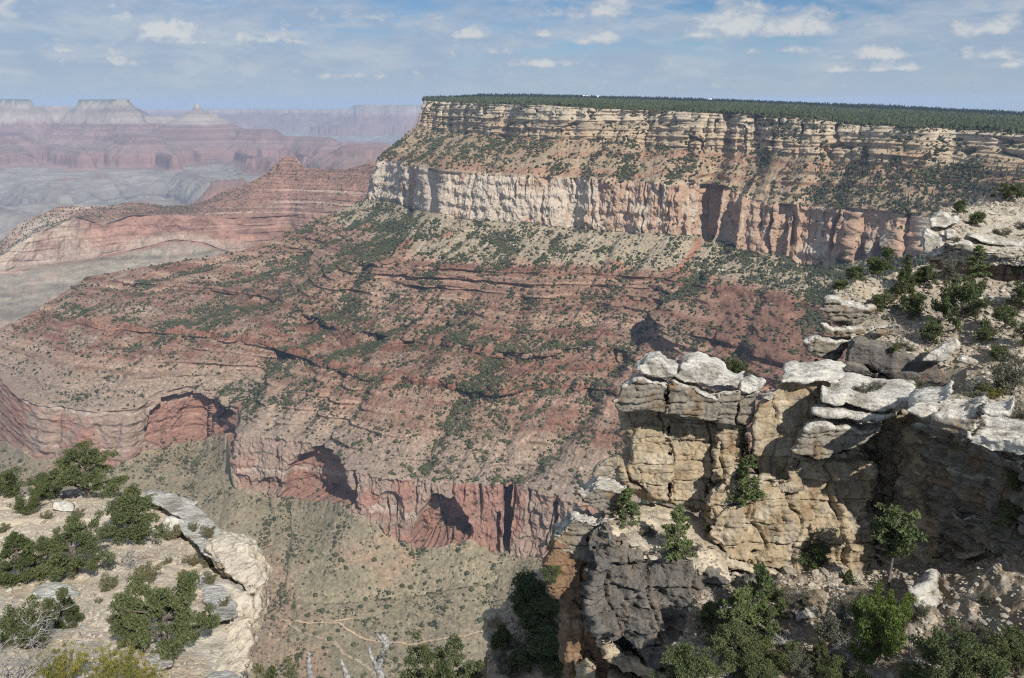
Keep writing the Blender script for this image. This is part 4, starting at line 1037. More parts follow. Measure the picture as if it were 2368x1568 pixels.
# --- the grey mass under the pinnacle
gm = tag(empty('grey_bluff', tuple(P(1500, 1560, 50))), 'huge dark grey weathered bluff bulging below the honey coloured pinnacle', 'rock bluff')
rock('main_mass', [([(1400, 1205), (1368, 1232), (1356, 1267), (1376, 1300), (1372, 1340), (1362, 1408), (1380, 1454), (1425, 1484), (1504, 1530), (1560, 1478), (1653, 1449), (1668, 1320), (1600, 1302), (1500, 1262), (1430, 1222)], 50.4, 8, (0.3, -1.3), 0.0)], 'grey', gm, vox=0.10, amp=2.3, seed=61, smooth_it=4)
rock('shelf_rock', [([(1379, 1101), (1339, 1140), (1350, 1160), (1416, 1188), (1446, 1160), (1445, 1122)], 55.0, 4.5, (0, 0), 0.4)], 'cap', gm, amp=0.7, seed=62, smooth_it=5)
rock('shelf_rock', [([(1330, 1172), (1282, 1221), (1286, 1267), (1372, 1302), (1358, 1250), (1400, 1225), (1430, 1190)], 53.5, 4.5, (0, 0), 0.4)], 'cap', gm, amp=0.8, seed=63, smooth_it=5)
rock('overhang', [([(1283, 1240), (1262, 1302), (1266, 1367), (1317, 1400), (1372, 1342), (1374, 1296)], 53.0, 5, (0, -0.5), 0.0)], 'brown', gm, amp=0.9, seed=64, smooth_it=4)
rock('lower_column', [([(1302, 1385), (1320, 1640), (1580, 1640), (1560, 1490), (1430, 1475), (1372, 1420), (1340, 1370)], 52.5, 6, (0, -0.6), 0.0)], 'brown', gm, amp=0.8, seed=65)
rock('rib', [([(1395, 1480), (1450, 1500), (1520, 1540), (1570, 1550), (1540, 1590), (1440, 1550), (1400, 1520)], 50.2, 2.5, (0, -0.8), 0.3)], 'tan', gm, amp=1.0, seed=66)
rock('foot_block', [([(1325, 1530), (1352, 1512), (1378, 1530), (1398, 1640), (1330, 1640)], 50.8, 2.5, (0, 0), 0.3)], 'tan', gm, amp=0.35, seed=67)
rock('foot_block', [([(1410, 1548), (1460, 1560), (1520, 1600), (1500, 1640), (1405, 1640)], 49.8, 2.5, (0, 0), 0.4)], 'tan', gm, amp=0.5, seed=68)
rock('balanced_boulder', [([(1376, 1099), (1378, 1082), (1402, 1060), (1430, 1050), (1433, 1070), (1400, 1098)], 55.4, 1.6, (0, 0), 0.2)], 'tan', None, vox=0.08, amp=0.35, seed=69, smooth_it=4,
     label='small tan boulder balanced at the left foot of the pinnacle', cat='boulder')
# shelf between pinnacle foot and bluff, slabs at the bottom corner
def patch(name, rows, nv, nu, style=None, relief=0.5, seed=1, mat=None, c0=PAL['sand'], c1=PAL['cap'], skirt=None, **kw):
    rr = []
    for row in rows:
        s = np.linspace(0, 1, nu); k = np.linspace(0, 1, len(row))
        rr.append(P(*[np.interp(s, k, [q[i] for q in row]) for i in range(3)]))
    p, v = loft(rr, [nv] * (len(rr) - 1))
    # soften the creases between rows
    for _ in range(nv // 2):
        p[1:-1] = 0.5 * p[1:-1] + 0.25 * (p[:-2] + p[2:])
    q = p.astype(np.float32)
    b = fbm(q / 5.0, 4, seed); m = fbm(q / 0.9, 4, seed + 3)
    p = p.copy(); p[..., 2] += relief * (b * 0.9 + m * 0.22)
    zl = q[..., 2] / 0.7 + 0.5 * b; fr = zl - np.floor(zl)
    p[..., 2] += relief * 0.35 * (sm(fr, 0.2, 0.5) - fr) * sm(b, -0.2, 0.4)
    c = np.zeros(p.shape, np.float32) + np.array(c0, np.float32)
    c = cmix(c, c1, sm(fbm(q / 1.8, 4, seed + 6), 0.05, 0.5) * 0.8)
    c = cmix(c, PAL['white'], sm(fbm(q / 0.5, 3, seed + 8), 0.25, 0.55) * 0.5)
    c = cmix(c, (0.20, 0.13, 0.085), sm(fbm(q / 2.6, 3, seed + 9), 0.22, 0.5) * 0.45)
    if skirt is not None:
        last = p[-1:]; extra = np.concatenate([last + np.array([[[0, skirt[0] * k, skirt[1] * k]]]) for k in (0.3, 1.0)], 0)
        p = np.concatenate([p, extra], 0); c = np.concatenate([c, c[-1:], c[-1:]], 0)
    o = add_obj(name, make_mesh(name, p, grid_faces(*p.shape[:2]), c), mat or M_soil); tag(o, kind='structure')
    return o
LEDGE_ROWS = [
    [(-350, 1900, 9), (100, 1900, 10), (600, 1900, 13)],
    [(-350, 1600, 15), (150, 1600, 16), (480, 1600, 18.5)],
    [(-350, 1450, 22), (200, 1450, 22.5), (535, 1440, 24)],
    [(-350, 1340, 27.5), (200, 1340, 28), (540, 1340, 29.5)],
    [(-350, 1250, 33), (200, 1250, 33), (510, 1245, 34.5)],
    [(-350, 1185, 38), (150, 1185, 38), (455, 1185, 39.5)],
    [(-350, 1140, 42), (100, 1142, 42), (400, 1150, 43)],
    [(-350, 1142, 45), (100, 1146, 45), (400, 1158, 45.5)],
]
patch('sandy_ledge_ground', LEDGE_ROWS, 40, 330, relief=0.45, seed=301, c0=(0.55, 0.46, 0.345), c1=(0.58, 0.53, 0.445), skirt=(4, -30))
patch('upper_slope_ground', [
    [(1905, 692, 87), (1990, 652, 89), (2130, 612, 89), (2250, 640, 86), (2367, 650, 83), (2640, 660, 81)],
    [(1925, 738, 85), (2010, 722, 85), (2130, 700, 85), (2250, 710, 82), (2367, 720, 79), (2640, 730, 76)],
    [(1965, 776, 81), (2040, 780, 80), (2130, 785, 78), (2250, 795, 75), (2367, 800, 72), (2640, 810, 69)],
    [(1985, 800, 78), (2060, 812, 76.5), (2130, 832, 75.5), (2250, 850, 72), (2367, 870, 67), (2640, 880, 64)],
    ], 40, 380, relief=0.9, seed=311, c0=(0.35, 0.29, 0.215), c1=(0.40, 0.365, 0.31), skirt=(1.5, -8))
patch('saddle_ground', [
    [(2235, 850, 71.5), (2300, 855, 69.5), (2367, 866, 67), (2640, 880, 64)],
    [(2240, 905, 64), (2300, 910, 63), (2367, 920, 61), (2640, 930, 58)],
    [(2110, 930, 60), (2250, 955, 57), (2367, 975, 55), (2640, 990, 52)],
    [(2110, 1040, 58), (2250, 1050, 55), (2367, 1070, 53), (2640, 1100, 50)],
    ], 30, 160, relief=0.7, seed=312, c0=(0.30, 0.25, 0.185), c1=(0.36, 0.33, 0.28))
patch('summit_ledge_ground', [
    [(2168, 496, 104), (2250, 500, 106), (2367, 500, 108), (2640, 500, 108)],
    [(2165, 492, 108), (2250, 470, 114), (2367, 457, 117), (2640, 450, 118)][::1],
    ][::-1] + [[(2140, 545, 97), (2250, 562, 95), (2367, 582, 93), (2640, 592, 90)], [(2150, 600, 97), (2250, 605, 95), (2367, 612, 93), (2640, 622, 90)]], 40, 260, relief=0.7, seed=321, c0=(0.36, 0.32, 0.255), c1=(0.44, 0.42, 0.375))
patch('shelf_ground', [
    [(1400, 1150, 60), (1520, 1165, 60), (1640, 1200, 58), (1700, 1240, 57)],
    [(1400, 1195, 55), (1500, 1215, 55), (1620, 1250, 54), (1680, 1290, 53)],
    [(1385, 1228, 52.5), (1480, 1262, 52), (1600, 1308, 51.5), (1690, 1340, 51)],
    [(1385, 1300, 53), (1480, 1330, 52.5), (1600, 1380, 52), (1690, 1400, 51.5)],
    ], 40, 130, relief=0.6, seed=331)
patch('gully_ground', [
    [(1600, 1320, 55), (1700, 1300, 55), (1850, 1310, 54), (2000, 1320, 54), (2150, 1310, 52), (2367, 1240, 48), (2640, 1220, 46)],
    [(1600, 1400, 49), (1700, 1370, 50), (1850, 1365, 50), (2000, 1365, 49), (2150, 1350, 47.5), (2367, 1320, 44), (2640, 1300, 42)],
    [(1560, 1500, 45.5), (1700, 1480, 45.5), (1850, 1470, 45), (2000, 1470, 44), (2150, 1460, 43), (2367, 1440, 40), (2640, 1420, 38)],
    [(1530, 1620, 40), (1700, 1620, 40), (1850, 1610, 40), (2000, 1610, 39), (2150, 1600, 38), (2367, 1590, 36), (2640, 1590, 34)],
    [(1500, 1900, 32), (1700, 1900, 32), (1850, 1900, 32), (2000, 1900, 31), (2150, 1900, 30), (2367, 1900, 28), (2640, 1900, 26)],
    ], 46, 420, relief=1.2, seed=341, c0=(0.22, 0.175, 0.125), c1=(0.27, 0.24, 0.20))
patch('spur_ground', [
    [(1232, 1322, 92), (1262, 1318, 92), (1300, 1320, 92)],
    [(1180, 1372, 86), (1250, 1360, 86), (1330, 1370, 86)],
    [(1128, 1428, 81), (1230, 1420, 81), (1360, 1430, 81)],
    [(1128, 1500, 76), (1240, 1500, 76), (1370, 1500, 76)],
    [(1120, 1620, 68), (1240, 1620, 68), (1380, 1620, 68)],
    [(1090, 1900, 54), (1240, 1900, 54), (1400, 1900, 54)],
    ], 40, 150, relief=1.1, seed=351, c0=(0.36, 0.29, 0.205), c1=(0.40, 0.36, 0.30))
patch('near_rim_ground', [
    [(470, 1640, 21), (700, 1650, 23), (900, 1655, 25), (1200, 1640, 27)],
    [(470, 1900, 13), (700, 1900, 14), (900, 1900, 15), (1200, 1900, 16)],
    ], 40, 120, relief=0.4, seed=361)
# rock of the spur
sp = tag(empty('spur_crag', tuple(P(1160, 1560, 76))), 'pale crag standing on the brushy spur below the grey bluff', 'crag')
rock('crag_face', [([(1120, 1412), (1140, 1408), (1185, 1425), (1178, 1470), (1160, 1500), (1140, 1510), (1122, 1460)], 79.5, 5, (0.6, -0.6), 0.3)], 'tan', sp, vox=0.14, amp=0.8, seed=71)
rock('crag_face', [([(1130, 1500), (1165, 1505), (1150, 1640), (1090, 1640), (1108, 1560)], 77, 5, (0.6, -0.6), 0.2)], 'brown', sp, vox=0.16, amp=0.9, seed=72)
for k, (pl, y) in enumerate([([(1196, 1345), (1222, 1330), (1226, 1362), (1205, 1372), (1190, 1362)], 88), ([(1178, 1382), (1200, 1372), (1206, 1398), (1180, 1402)], 85), ([(1140, 1560), (1170, 1552), (1185, 1600), (1150, 1620)], 72)]):
    rock('pale_outcrop', [(pl, y, 2.5, (0, 0), 0.4)], 'white', None, vox=0.13, amp=0.6, seed=73 + k, label=['topmost pale outcrop on the brushy spur beneath a pinyon', 'middle pale outcrop on the brushy spur edge', 'lowest pale outcrop on the brushy spur'][k], cat='outcrop', group='pale outcrops along the brushy spur')
# --- blocks along the upper slope
ub = [('rounded_boulder', [(1909, 684), (1895, 715), (1925, 740), (1974, 756), (2011, 731), (2015, 712), (1960, 699), (1936, 684)], 82.5, 4.0, 0.35, 'cap', 'great rounded grey boulder jutting at the upper slope edge above thin ledges'),
      ('ledge_slab', [(1897, 748), (1904, 766), (1967, 783), (1997, 770), (1990, 752), (1936, 756)], 81, 3.5, 0.3, 'cap', 'thin ledge slab wedged beneath the great rounded boulder'),
      ('bulging_block', [(1887, 773), (1859, 792), (1869, 817), (1932, 836), (1952, 812), (1972, 785), (1918, 780)], 79, 4.0, 0.35, 'cap', 'bulging tan grey block overhanging beside the long beam of rock'),
      ('ledge_slab', [(1876, 833), (1890, 850), (1929, 859), (1938, 838)], 79, 3.0, 0.2, 'grey', 'dark slab beneath the bulging tan block'),
      ('rock_beam', [(1974, 780), (1957, 808), (1952, 838), (2002, 842), (2072, 873), (2205, 897), (2251, 894), (2262, 857), (2240, 834), (2121, 824), (2058, 796)], 74, 4.0, 0.35, 'grey', 'long beam of dark grey rock sloping down below the upper slope'),
      ('ledge_slab', [(1960, 836), (1950, 856), (1990, 868), (2030, 880), (2035, 862), (1995, 845)], 73, 2.5, 0.3, 'grey', 'short dark slab under the upper end of the rock beam'),
      ('angular_boulder', [(2128, 836), (2149, 810), (2210, 781), (2218, 803), (2192, 832)], 72, 2.2, 0.3, 'white', 'big angular white boulder resting on the long rock beam'),
      ('small_boulder', [(2214, 836), (2222, 822), (2246, 826), (2258, 838), (2240, 845)], 69, 1.4, 0.4, 'white', 'small pale boulder on the end of the long rock beam'),
      ('ledge_slab', [(2012, 772), (2030, 752), (2070, 744), (2065, 764), (2040, 780)], 78.5, 2.0, 0.4, 'cap', 'pale slab half buried above the upper end of the rock beam'),
      ('overhang_slab', [(2132, 537), (2142, 526), (2184, 552), (2183, 586), (2156, 595), (2137, 584)], 95.5, 4.0, 0.4, 'white', 'white rounded slab at the tip of the summit ledge'),
      ('overhang_slab', [(2186, 560), (2198, 572), (2258, 588), (2338, 602), (2560, 614), (2560, 580), (2275, 574), (2226, 551)], 93, 6.0, 0.5, 'cap', 'longest overhanging slab of the summit ledge above the brown undercut'),
      ('overhang_slab', [(2230, 545), (2286, 566), (2560, 582), (2560, 562), (2310, 549), (2254, 541)], 95, 6.0, 0.6, 'white', 'upper white slab stacked on the longest summit ledge slab'),
      ('summit_slab', [(2149, 507), (2167, 492), (2209, 495), (2218, 516), (2184, 528), (2153, 524)], 98, 4.0, 0.6, 'white', 'flat white slab on the summit ledge behind the cube boulder'),
      ('cube_boulder', [(2185, 534), (2206, 531), (2210, 549), (2188, 553)], 95, 1.3, 0.4, 'white', 'cube shaped white boulder sitting on the summit ledge tip')]
for k, (nm, pl, y, th, tp, stl, lab) in enumerate(ub):
    rock(nm, [(pl, y, th, (0, 0), tp)], stl, None, vox=0.13, amp=0.75 if stl != 'white' else 0.5, seed=80 + k, smooth_it=4, label=lab, cat='boulder' if 'boulder' in nm else 'rock slab', group='slabs of the summit ledge' if 'slab' in nm and y > 90 else None)
uc = tag(empty('undercut_cliff', tuple(P(2300, 650, 95))), 'brown undercut cliff in shade beneath the summit ledge slabs', 'cliff')
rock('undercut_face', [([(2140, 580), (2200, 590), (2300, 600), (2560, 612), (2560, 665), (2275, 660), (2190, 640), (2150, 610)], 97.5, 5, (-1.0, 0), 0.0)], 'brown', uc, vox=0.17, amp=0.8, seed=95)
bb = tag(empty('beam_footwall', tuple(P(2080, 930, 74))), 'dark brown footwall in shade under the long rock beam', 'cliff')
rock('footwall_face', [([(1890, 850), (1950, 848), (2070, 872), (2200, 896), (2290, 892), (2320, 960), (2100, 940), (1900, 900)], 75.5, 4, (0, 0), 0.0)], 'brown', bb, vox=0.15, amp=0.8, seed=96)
# --- blocks of the sandy ledge
lb = [('lip_boulder', [(470, 1262), (500, 1238), (540, 1236), (592, 1262), (614, 1312), (612, 1350), (582, 1374), (548, 1352), (505, 1312)], 29.4, 5.0, (0, -2.6), 0.0, 'buff', 'great bulging boulder forming the lip of the sandy ledge'),
      ('lip_boulder', [(505, 1352), (552, 1366), (582, 1380), (610, 1352), (606, 1420), (578, 1500), (545, 1600), (480, 1660), (480, 1480)], 25.6, 5.5, (0, -1.6), 0.0, 'buff', 'tall lower lip rock of the sandy ledge streaked with dark seams'),
      ('white_ledge_rock', [(330, 1150), (345, 1134), (400, 1140), (440, 1166), (480, 1198), (520, 1240), (480, 1252), (420, 1205), (385, 1180)], 36.6, 3.0, (0, -7.0), 0.0, 'white', 'bright white rock spine running along the ledge rim behind a gnarled juniper'),
      ('white_ledge_rock', [(400, 1152), (458, 1160), (440, 1178), (418, 1182), (400, 1172)], 38.6, 2.6, (0, -4.0), 0.0, 'white', 'pointed white rock tip projecting beyond the ledge rim'),
      ('flat_slab', [(405, 1205), (440, 1200), (515, 1262), (530, 1290), (500, 1302), (460, 1272)], 32.4, 2.0, (0, -6.6), 0.0, 'white', 'smooth grey white slab tilted beside the bulging lip boulder'),
      ('flat_slab', [(462, 1335), (480, 1320), (540, 1390), (548, 1425), (500, 1440), (470, 1390)], 25.6, 1.5, (0, -6.2), 0.0, 'white', 'white tapering slab half sunk in sand near the big pinyon'),
      ('rounded_boulder', [(118, 1178), (122, 1158), (150, 1154), (172, 1166), (168, 1182), (140, 1184)], 37.6, 1.3, (0, -2), 0.0, 'white', 'rounded white boulder on the sand between shrubs'),
      ('shaded_boulder', [(372, 1210), (385, 1195), (425, 1202), (430, 1222), (400, 1236), (375, 1228)], 34.8, 1.4, (0, -2), 0.0, 'cap', 'grey boulder in the shade of the gnarled juniper'),
      ('half_buried_rock', [(330, 1520), (360, 1492), (390, 1490), (400, 1540), (360, 1560)], 19.4, 1.2, (0, -3), 0.0, 'cap', 'flat brown grey rock half buried beneath the big pinyon'),
      ('pale_outcrop', [(70, 1370), (100, 1348), (150, 1352), (190, 1372), (150, 1395), (90, 1392)], 26.0, 1.6, (0, -4), 0.0, 'white', 'low pale outcrop between the conical juniper and the little fir'),
      ('corner_rock', [(-60, 1525), (60, 1520), (130, 1530), (190, 1555), (160, 1640), (-60, 1640)], 16.6, 1.6, (0, -4), 0.0, 'white', 'white slab under tangled dead branches at the bottom corner'),
      ('white_rock', [(455, 1580), (500, 1552), (540, 1556), (580, 1590), (600, 1640), (460, 1640)], 17.0, 1.5, (0, -3), 0.0, 'white', 'clean white rock rising from the bottom edge below the lip rocks'),
      ('leaning_stone', [(172, 1434), (183, 1430), (205, 1458), (200, 1466), (190, 1462)], 22.4, 0.4, (0, -4), 0.0, 'white', 'narrow white stone lying on the sand beside the little fir')]
for k, (nm, pl, y, th, tl, tp, stl, lab) in enumerate(lb):
    rock(nm, [(pl, y, th, tl, tp)], stl, None, vox=0.055 if th > 1.5 else 0.04, amp=0.7 if stl == 'buff' else 0.22, seed=110 + k, smooth_it=22 if stl == 'buff' else 10, label=lab, cat='boulder' if 'boulder' in nm else 'rock')
lc = tag(empty('ledge_cliff', tuple(P(540, 1600, 30))), 'pale cliff dropping away under the lip of the sandy ledge', 'cliff')
rock('cliff_face', [([(430, 1190), (480, 1220), (540, 1290), (590, 1380), (570, 1500), (530, 1640), (380, 1640), (400, 1300)], 32.5, 4, (0, -4.6), 0.0)], 'buff', lc, vox=0.09, amp=0.6, seed=130)
# --- slabs in the bottom corner
sl_ = [([(2098, 1352), (2155, 1318), (2186, 1385), (2196, 1470), (2150, 1505), (2122, 1440)], 44.5, 2.5, (0.0, -1.5), 'cap', 'pale grey slab split by cracks beside the dark corner slab'),
       ([(2168, 1330), (2230, 1300), (2480, 1230), (2480, 1640), (2260, 1600), (2205, 1480)], 43.0, 3.0, (-2.2, -2.2), 'grey', 'broad dark grey slab leaning in the shaded corner'),
       ([(2010, 1540), (2060, 1500), (2120, 1490), (2160, 1540), (2140, 1600), (2030, 1600)], 41.5, 2.0, (0, -1.5), 'cap', 'low grey slab beneath the split pale slab'),
       ([(1830, 1410), (1860, 1390), (1890, 1400), (1890, 1430), (1840, 1440)], 46.5, 1.6, (0, -1), 'cap', 'rounded grey boulder in the gully among dead wood'),
       ([(1715, 1335), (1760, 1318), (1800, 1335), (1790, 1372), (1735, 1375)], 50.0, 2.0, (0, -1), 'grey', 'grey lump of rock at the foot of the honey cliff'),
       ([(2200, 1285), (2240, 1265), (2290, 1260), (2280, 1285), (2230, 1300)], 48.6, 1.6, (-1, -1), 'tan', 'knobbly tan ledge crossing the shaded cliff foot')]
for k, (pl, y, th, tl, stl, lab) in enumerate(sl_):
    rock('corner_slab', [(pl, y, th, tl, 0.45)], stl, None, vox=0.10, amp=0.6, seed=140 + k, smooth_it=4, label=lab, cat='rock slab', group='slabs in the shaded gully')
# ------------------------------------------------------------------ plants
M_bark = bpy.data.materials.new('bark'); M_bark.use_nodes = True
M_bark.node_tree.nodes['Principled BSDF'].inputs['Base Color'].default_value = (0.13, 0.105, 0.085, 1); M_bark.node_tree.nodes['Principled BSDF'].inputs['Roughness'].default_value = 0.9
M_dead = bpy.data.materials.new('dead_wood'); M_dead.use_nodes = True
def wood(m, a, b, sc):
    t = m.node_tree; bs = t.nodes['Principled BSDF']; n = N('ShaderNodeTexNoise', t); n.inputs['Scale'].default_value = sc; n.inputs['Detail'].default_value = 6
    g = N('ShaderNodeNewGeometry', t); t.links.new(g.outputs['Position'], n.inputs['Vector'])
    t.links.new(mixc(t, sstep(t, n.outputs[0], 0.35, 0.65), a, b), bs.inputs['Base Color']); bs.inputs['Roughness'].default_value = 0.9
wood(M_bark, (0.085, 0.070, 0.058), (0.20, 0.17, 0.145), 9)
wood(M_dead, (0.15, 0.14, 0.13), (0.34, 0.325, 0.305), 12)
M_pinyon = leaf_mat('pinyon_needles', (0.075, 0.100, 0.045), (0.13, 0.145, 0.068), 0.12, 1.2)
M_juniper = leaf_mat('juniper_scales', (0.068, 0.092, 0.040), (0.12, 0.13, 0.055), 0.12, 1.2)
M_fir = leaf_mat('fir_needles', (0.085, 0.115, 0.05), (0.14, 0.165, 0.07), 0.12, 1.2)
M_decid = leaf_mat('broad_leaves', (0.095, 0.15, 0.04), (0.16, 0.20, 0.06), 0.3, 1.5)
M_rabbit = leaf_mat('yellow_brush', (0.14, 0.15, 0.045), (0.27, 0.24, 0.065), 0.2, 2.5)
M_sage = leaf_mat('sage_leaves', (0.115, 0.115, 0.062), (0.20, 0.185, 0.11), 0.1, 2.0)
M_greybr = leaf_mat('grey_brush', (0.10, 0.105, 0.075), (0.17, 0.16, 0.12), 0.1, 1.5)

def tubes(paths, sides=6):
    vs, fs, o = [], [], 0
    for path in paths:
        pts = np.array([q[0] for q in path], float); rad = np.array([q[1] for q in path], float); n = len(pts)
        tan = np.gradient(pts, axis=0); tan /= np.linalg.norm(tan, axis=1, keepdims=True) + 1e-9
        ref = np.where(np.abs(tan[:, 2:3]) > 0.9, np.array([[1.0, 0, 0]]), np.array([[0, 0, 1.0]]))
        a = np.cross(tan, ref); a /= np.linalg.norm(a, axis=1, keepdims=True) + 1e-9; b = np.cross(tan, a)
        th = np.linspace(0, 2 * np.pi, sides, endpoint=False)
        ring = pts[:, None] + rad[:, None, None] * (np.cos(th)[None, :, None] * a[:, None] + np.sin(th)[None, :, None] * b[:, None])
        vs.append(ring.reshape(-1, 3))
        i = np.arange(n - 1)[:, None] * sides; k = np.arange(sides)[None]; k2 = (k + 1) % sides
        f = np.stack([i + k, i + k2, i + sides + k2, i + sides + k], -1).reshape(-1, 4) + o
        fs.append(f); o += n * sides
    return np.concatenate(vs), np.concatenate(fs)
def wander(r, p0, d, L, r0, r1, n=6, bend=0.25, up=0.0):
    p = np.array(p0, float); d = np.array(d, float) / np.linalg.norm(d); out = [(p.copy(), r0)]
    for k in range(1, n + 1):
        d = d + bend * r.normal(0, 1, 3) / math.sqrt(n) + np.array([0, 0, up / n]); d /= np.linalg.norm(d)
        p = p + d * L / n; out.append((p.copy(), r0 + (r1 - r0) * k / n))
    return out
def leaves(r, centers, radii, count, size, squash=0.75, long=1.6, up=0.0):
    """leaf-sized triangles spread through clumps"""
    centers = np.array(centers); radii = np.array(radii); w = radii ** 2; k = r.choice(len(centers), count, p=w / w.sum())
    d = r.normal(0, 1, (count, 3)); d /= np.linalg.norm(d, axis=1, keepdims=True)
    rad = radii[k] * r.random(count) ** 0.45
    p = centers[k] + d * rad[:, None] * np.array([1, 1, squash])
    a = d * 0.7 + r.normal(0, 0.6, (count, 3)) + np.array([0, 0, up]); a /= np.linalg.norm(a, axis=1, keepdims=True)
    b = np.cross(a, r.normal(0, 1, (count, 3))); b /= np.linalg.norm(b, axis=1, keepdims=True) + 1e-9
    s = size * (0.6 + 0.8 * r.random(count))[:, None]
    v = np.stack([p - b * s * 0.5, p + b * s * 0.5, p + a * s * long], 1).reshape(-1, 3)
    return v, np.arange(count * 3).reshape(-1, 3)
def grow(kind, seed, n_leaf, leaf):
    """unit-height plant: (trunk mesh data, crown mesh data)"""
    r = np.random.default_rng(seed); paths, cen, rad = [], [], []
    sq, lg, up = 0.75, 1.6, 0.0
    if kind in ('pinyon', 'wide_pinyon'):
        wd = 0.46 if kind == 'pinyon' else 0.78
        lean = r.normal(0, 0.12, 2); tr = wander(r, (0, 0, -0.08), (lean[0], lean[1], 1), 0.85, 0.045, 0.012, 8, 0.22); paths.append(tr)
        for k in range(30):
            t = 0.16 + 0.8 * (k + r.random()) / 30; i = min(int(t * 8), 7); p = tr[i][0] + (tr[i + 1][0] - tr[i][0]) * (t * 8 - i)
            an = r.random() * 6.283; L = wd * math.sqrt(max(0.06, 1 - ((t - 0.42) / 0.66) ** 2)) * (0.65 + 0.5 * r.random())
            br = wander(r, p, (math.cos(an), math.sin(an), 0.25 + 0.4 * r.random()), L, 0.016, 0.004, 5, 0.35, 0.15); paths.append(br)
            for q in (5, 4, 3):
                if r.random() < 0.85:
                    cen.append(br[q][0] + r.normal(0, 0.03, 3)); rad.append((0.105 - 0.012 * (5 - q)) * (0.7 + 0.6 * r.random()))
                    if r.random() < 0.5:
                        tw = wander(r, br[q - 1][0], r.normal(0, 1, 3) * np.array([1, 1, 0.4]) + (0, 0, 0.4), 0.16, 0.006, 0.002, 3, 0.3); paths.append(tw); cen.append(tw[-1][0]); rad.append(0.075)
        cen.append(tr[-1][0]); rad.append(0.11); sq = 0.62
    elif kind == 'cone':
        tr = wander(r, (0, 0, -0.05), (0, 0, 1), 0.98, 0.04, 0.006, 8, 0.06); paths.append(tr)
        for k in range(95):
            t = r.random() ** 0.9; w = 0.40 * (1 - t) ** 0.75 + 0.02; an = r.random() * 6.283; q = w * (0.55 + 0.45 * r.random())
            cen.append((math.cos(an) * q, math.sin(an) * q, 0.04 + 0.92 * t)); rad.append(0.085 * (1.15 - 0.7 * t) * (0.7 + 0.6 * r.random()))
            if k % 4 == 0: paths.append(wander(r, (0, 0, max(0.02, t * 0.9 - 0.06)), (math.cos(an), math.sin(an), 0.4), q, 0.012, 0.003, 3, 0.2))
        up = 0.4
    elif kind in ('fir', 'tall_pine'):
        lo_ = 0.10 if kind == 'fir' else 0.52
        tr = wander(r, (0, 0, -0.05), (0, 0, 1), 1.0, 0.022 if kind == 'fir' else 0.026, 0.004, 9, 0.05); paths.append(tr)
        n = 44 if kind == 'fir' else 40
        for k in range(n):
            t = lo_ + (0.97 - lo_) * (k + r.random()) / n; i = min(int(t * 9), 8); p = tr[i][0] + (tr[i + 1][0] - tr[i][0]) * (t * 9 - i)
            an = r.random() * 6.283
            L = (0.25 * (1 - t) ** 0.7 + 0.03 if kind == 'fir' else 0.30 * math.sqrt(max(0.05, 1 - ((t - 0.76) / 0.27) ** 2))) * (0.55 + 0.6 * r.random())
            br = wander(r, p, (math.cos(an), math.sin(an), -0.1 + 0.3 * r.random()), L, 0.006, 0.002, 4, 0.2, 0.1); paths.append(br)
            for q in (4, 3, 2):
                if r.random() < 0.75: cen.append(br[q][0]); rad.append((0.042 if kind == 'fir' else 0.055) * (0.7 + 0.6 * r.random()))
        if kind == 'tall_pine':
            for k in range(8):
                t = 0.12 + 0.4 * r.random(); an = r.random() * 6.283; paths.append(wander(r, tr[int(t * 9)][0], (math.cos(an), math.sin(an), 0.1), 0.05 + 0.08 * r.random(), 0.006, 0.002, 3, 0.3))
        sq = 0.5
    elif kind in ('shrub', 'decid', 'sage', 'grey'):
        ns = 14
        for k in range(ns):
            an = r.random() * 6.283; sp = 0.25 + 0.75 * r.random(); L = 0.75 + 0.3 * r.random()
            st = wander(r, (0.05 * math.cos(an), 0.05 * math.sin(an), -0.06), (math.cos(an) * sp, math.sin(an) * sp, 0.9), L, 0.014, 0.004, 5, 0.25); paths.append(st)
            for q in (5, 4, 3, 2):
                cen.append(st[q][0] + r.normal(0, 0.06, 3)); rad.append(0.15 * (0.6 + 0.6 * r.random()))
        up = 0.3
    elif kind == 'rabbit':
        for k in range(60):
            an = r.random() * 6.283; sp = 0.8 * r.random() ** 0.6
            st = wander(r, (0.25 * sp * math.cos(an), 0.25 * sp * math.sin(an), -0.05), (math.cos(an) * sp, math.sin(an) * sp, 1.1), 0.75 + 0.3 * r.random(), 0.006, 0.002, 4, 0.12); paths.append(st)
            for q in (4, 3, 2): cen.append(st[q][0]); rad.append(0.07)
        up = 2.2; lg = 3.0; sq = 1.0
    elif kind in ('dead', 'dead_flat'):
        def rec(p, d, L, r0, depth):
            br = wander(r, p, d, L, r0, r0 * 0.45, 5, 0.45 if depth else 0.3, 0.1); paths.append(br)
            if depth < 3:
                for k in range(4 if depth < 2 else 3):
                    q = br[2 + int(3.5 * r.random())][0]; dd = np.array(d) / np.linalg.norm(d) + r.normal(0, 0.75, 3) * (np.array([1, 1, 0.45]) if kind == 'dead_flat' else 1)
                    rec(q, dd, L * (0.5 + 0.25 * r.random()), r0 * 0.5, depth + 1)
        for k in range(5):
            an = r.random() * 6.283; fl = 0.35 if kind == 'dead_flat' else 0.9
            rec((0, 0, -0.05), (math.cos(an), math.sin(an), fl + 0.3 * r.random()), 0.48, 0.022, 0)
    trunk = tubes(paths, 6 if kind not in ('rabbit', 'sage') else 3)
    crown = leaves(r, cen, rad, n_leaf, leaf, sq, lg, up) if cen else None
    return trunk, crown
MATS = dict(pinyon=M_pinyon, wide_pinyon=M_pinyon, cone=M_juniper, fir=M_fir, tall_pine=M_fir, shrub=M_juniper, decid=M_decid, sage=M_sage, grey=M_greybr, rabbit=M_rabbit)
LIB = {}
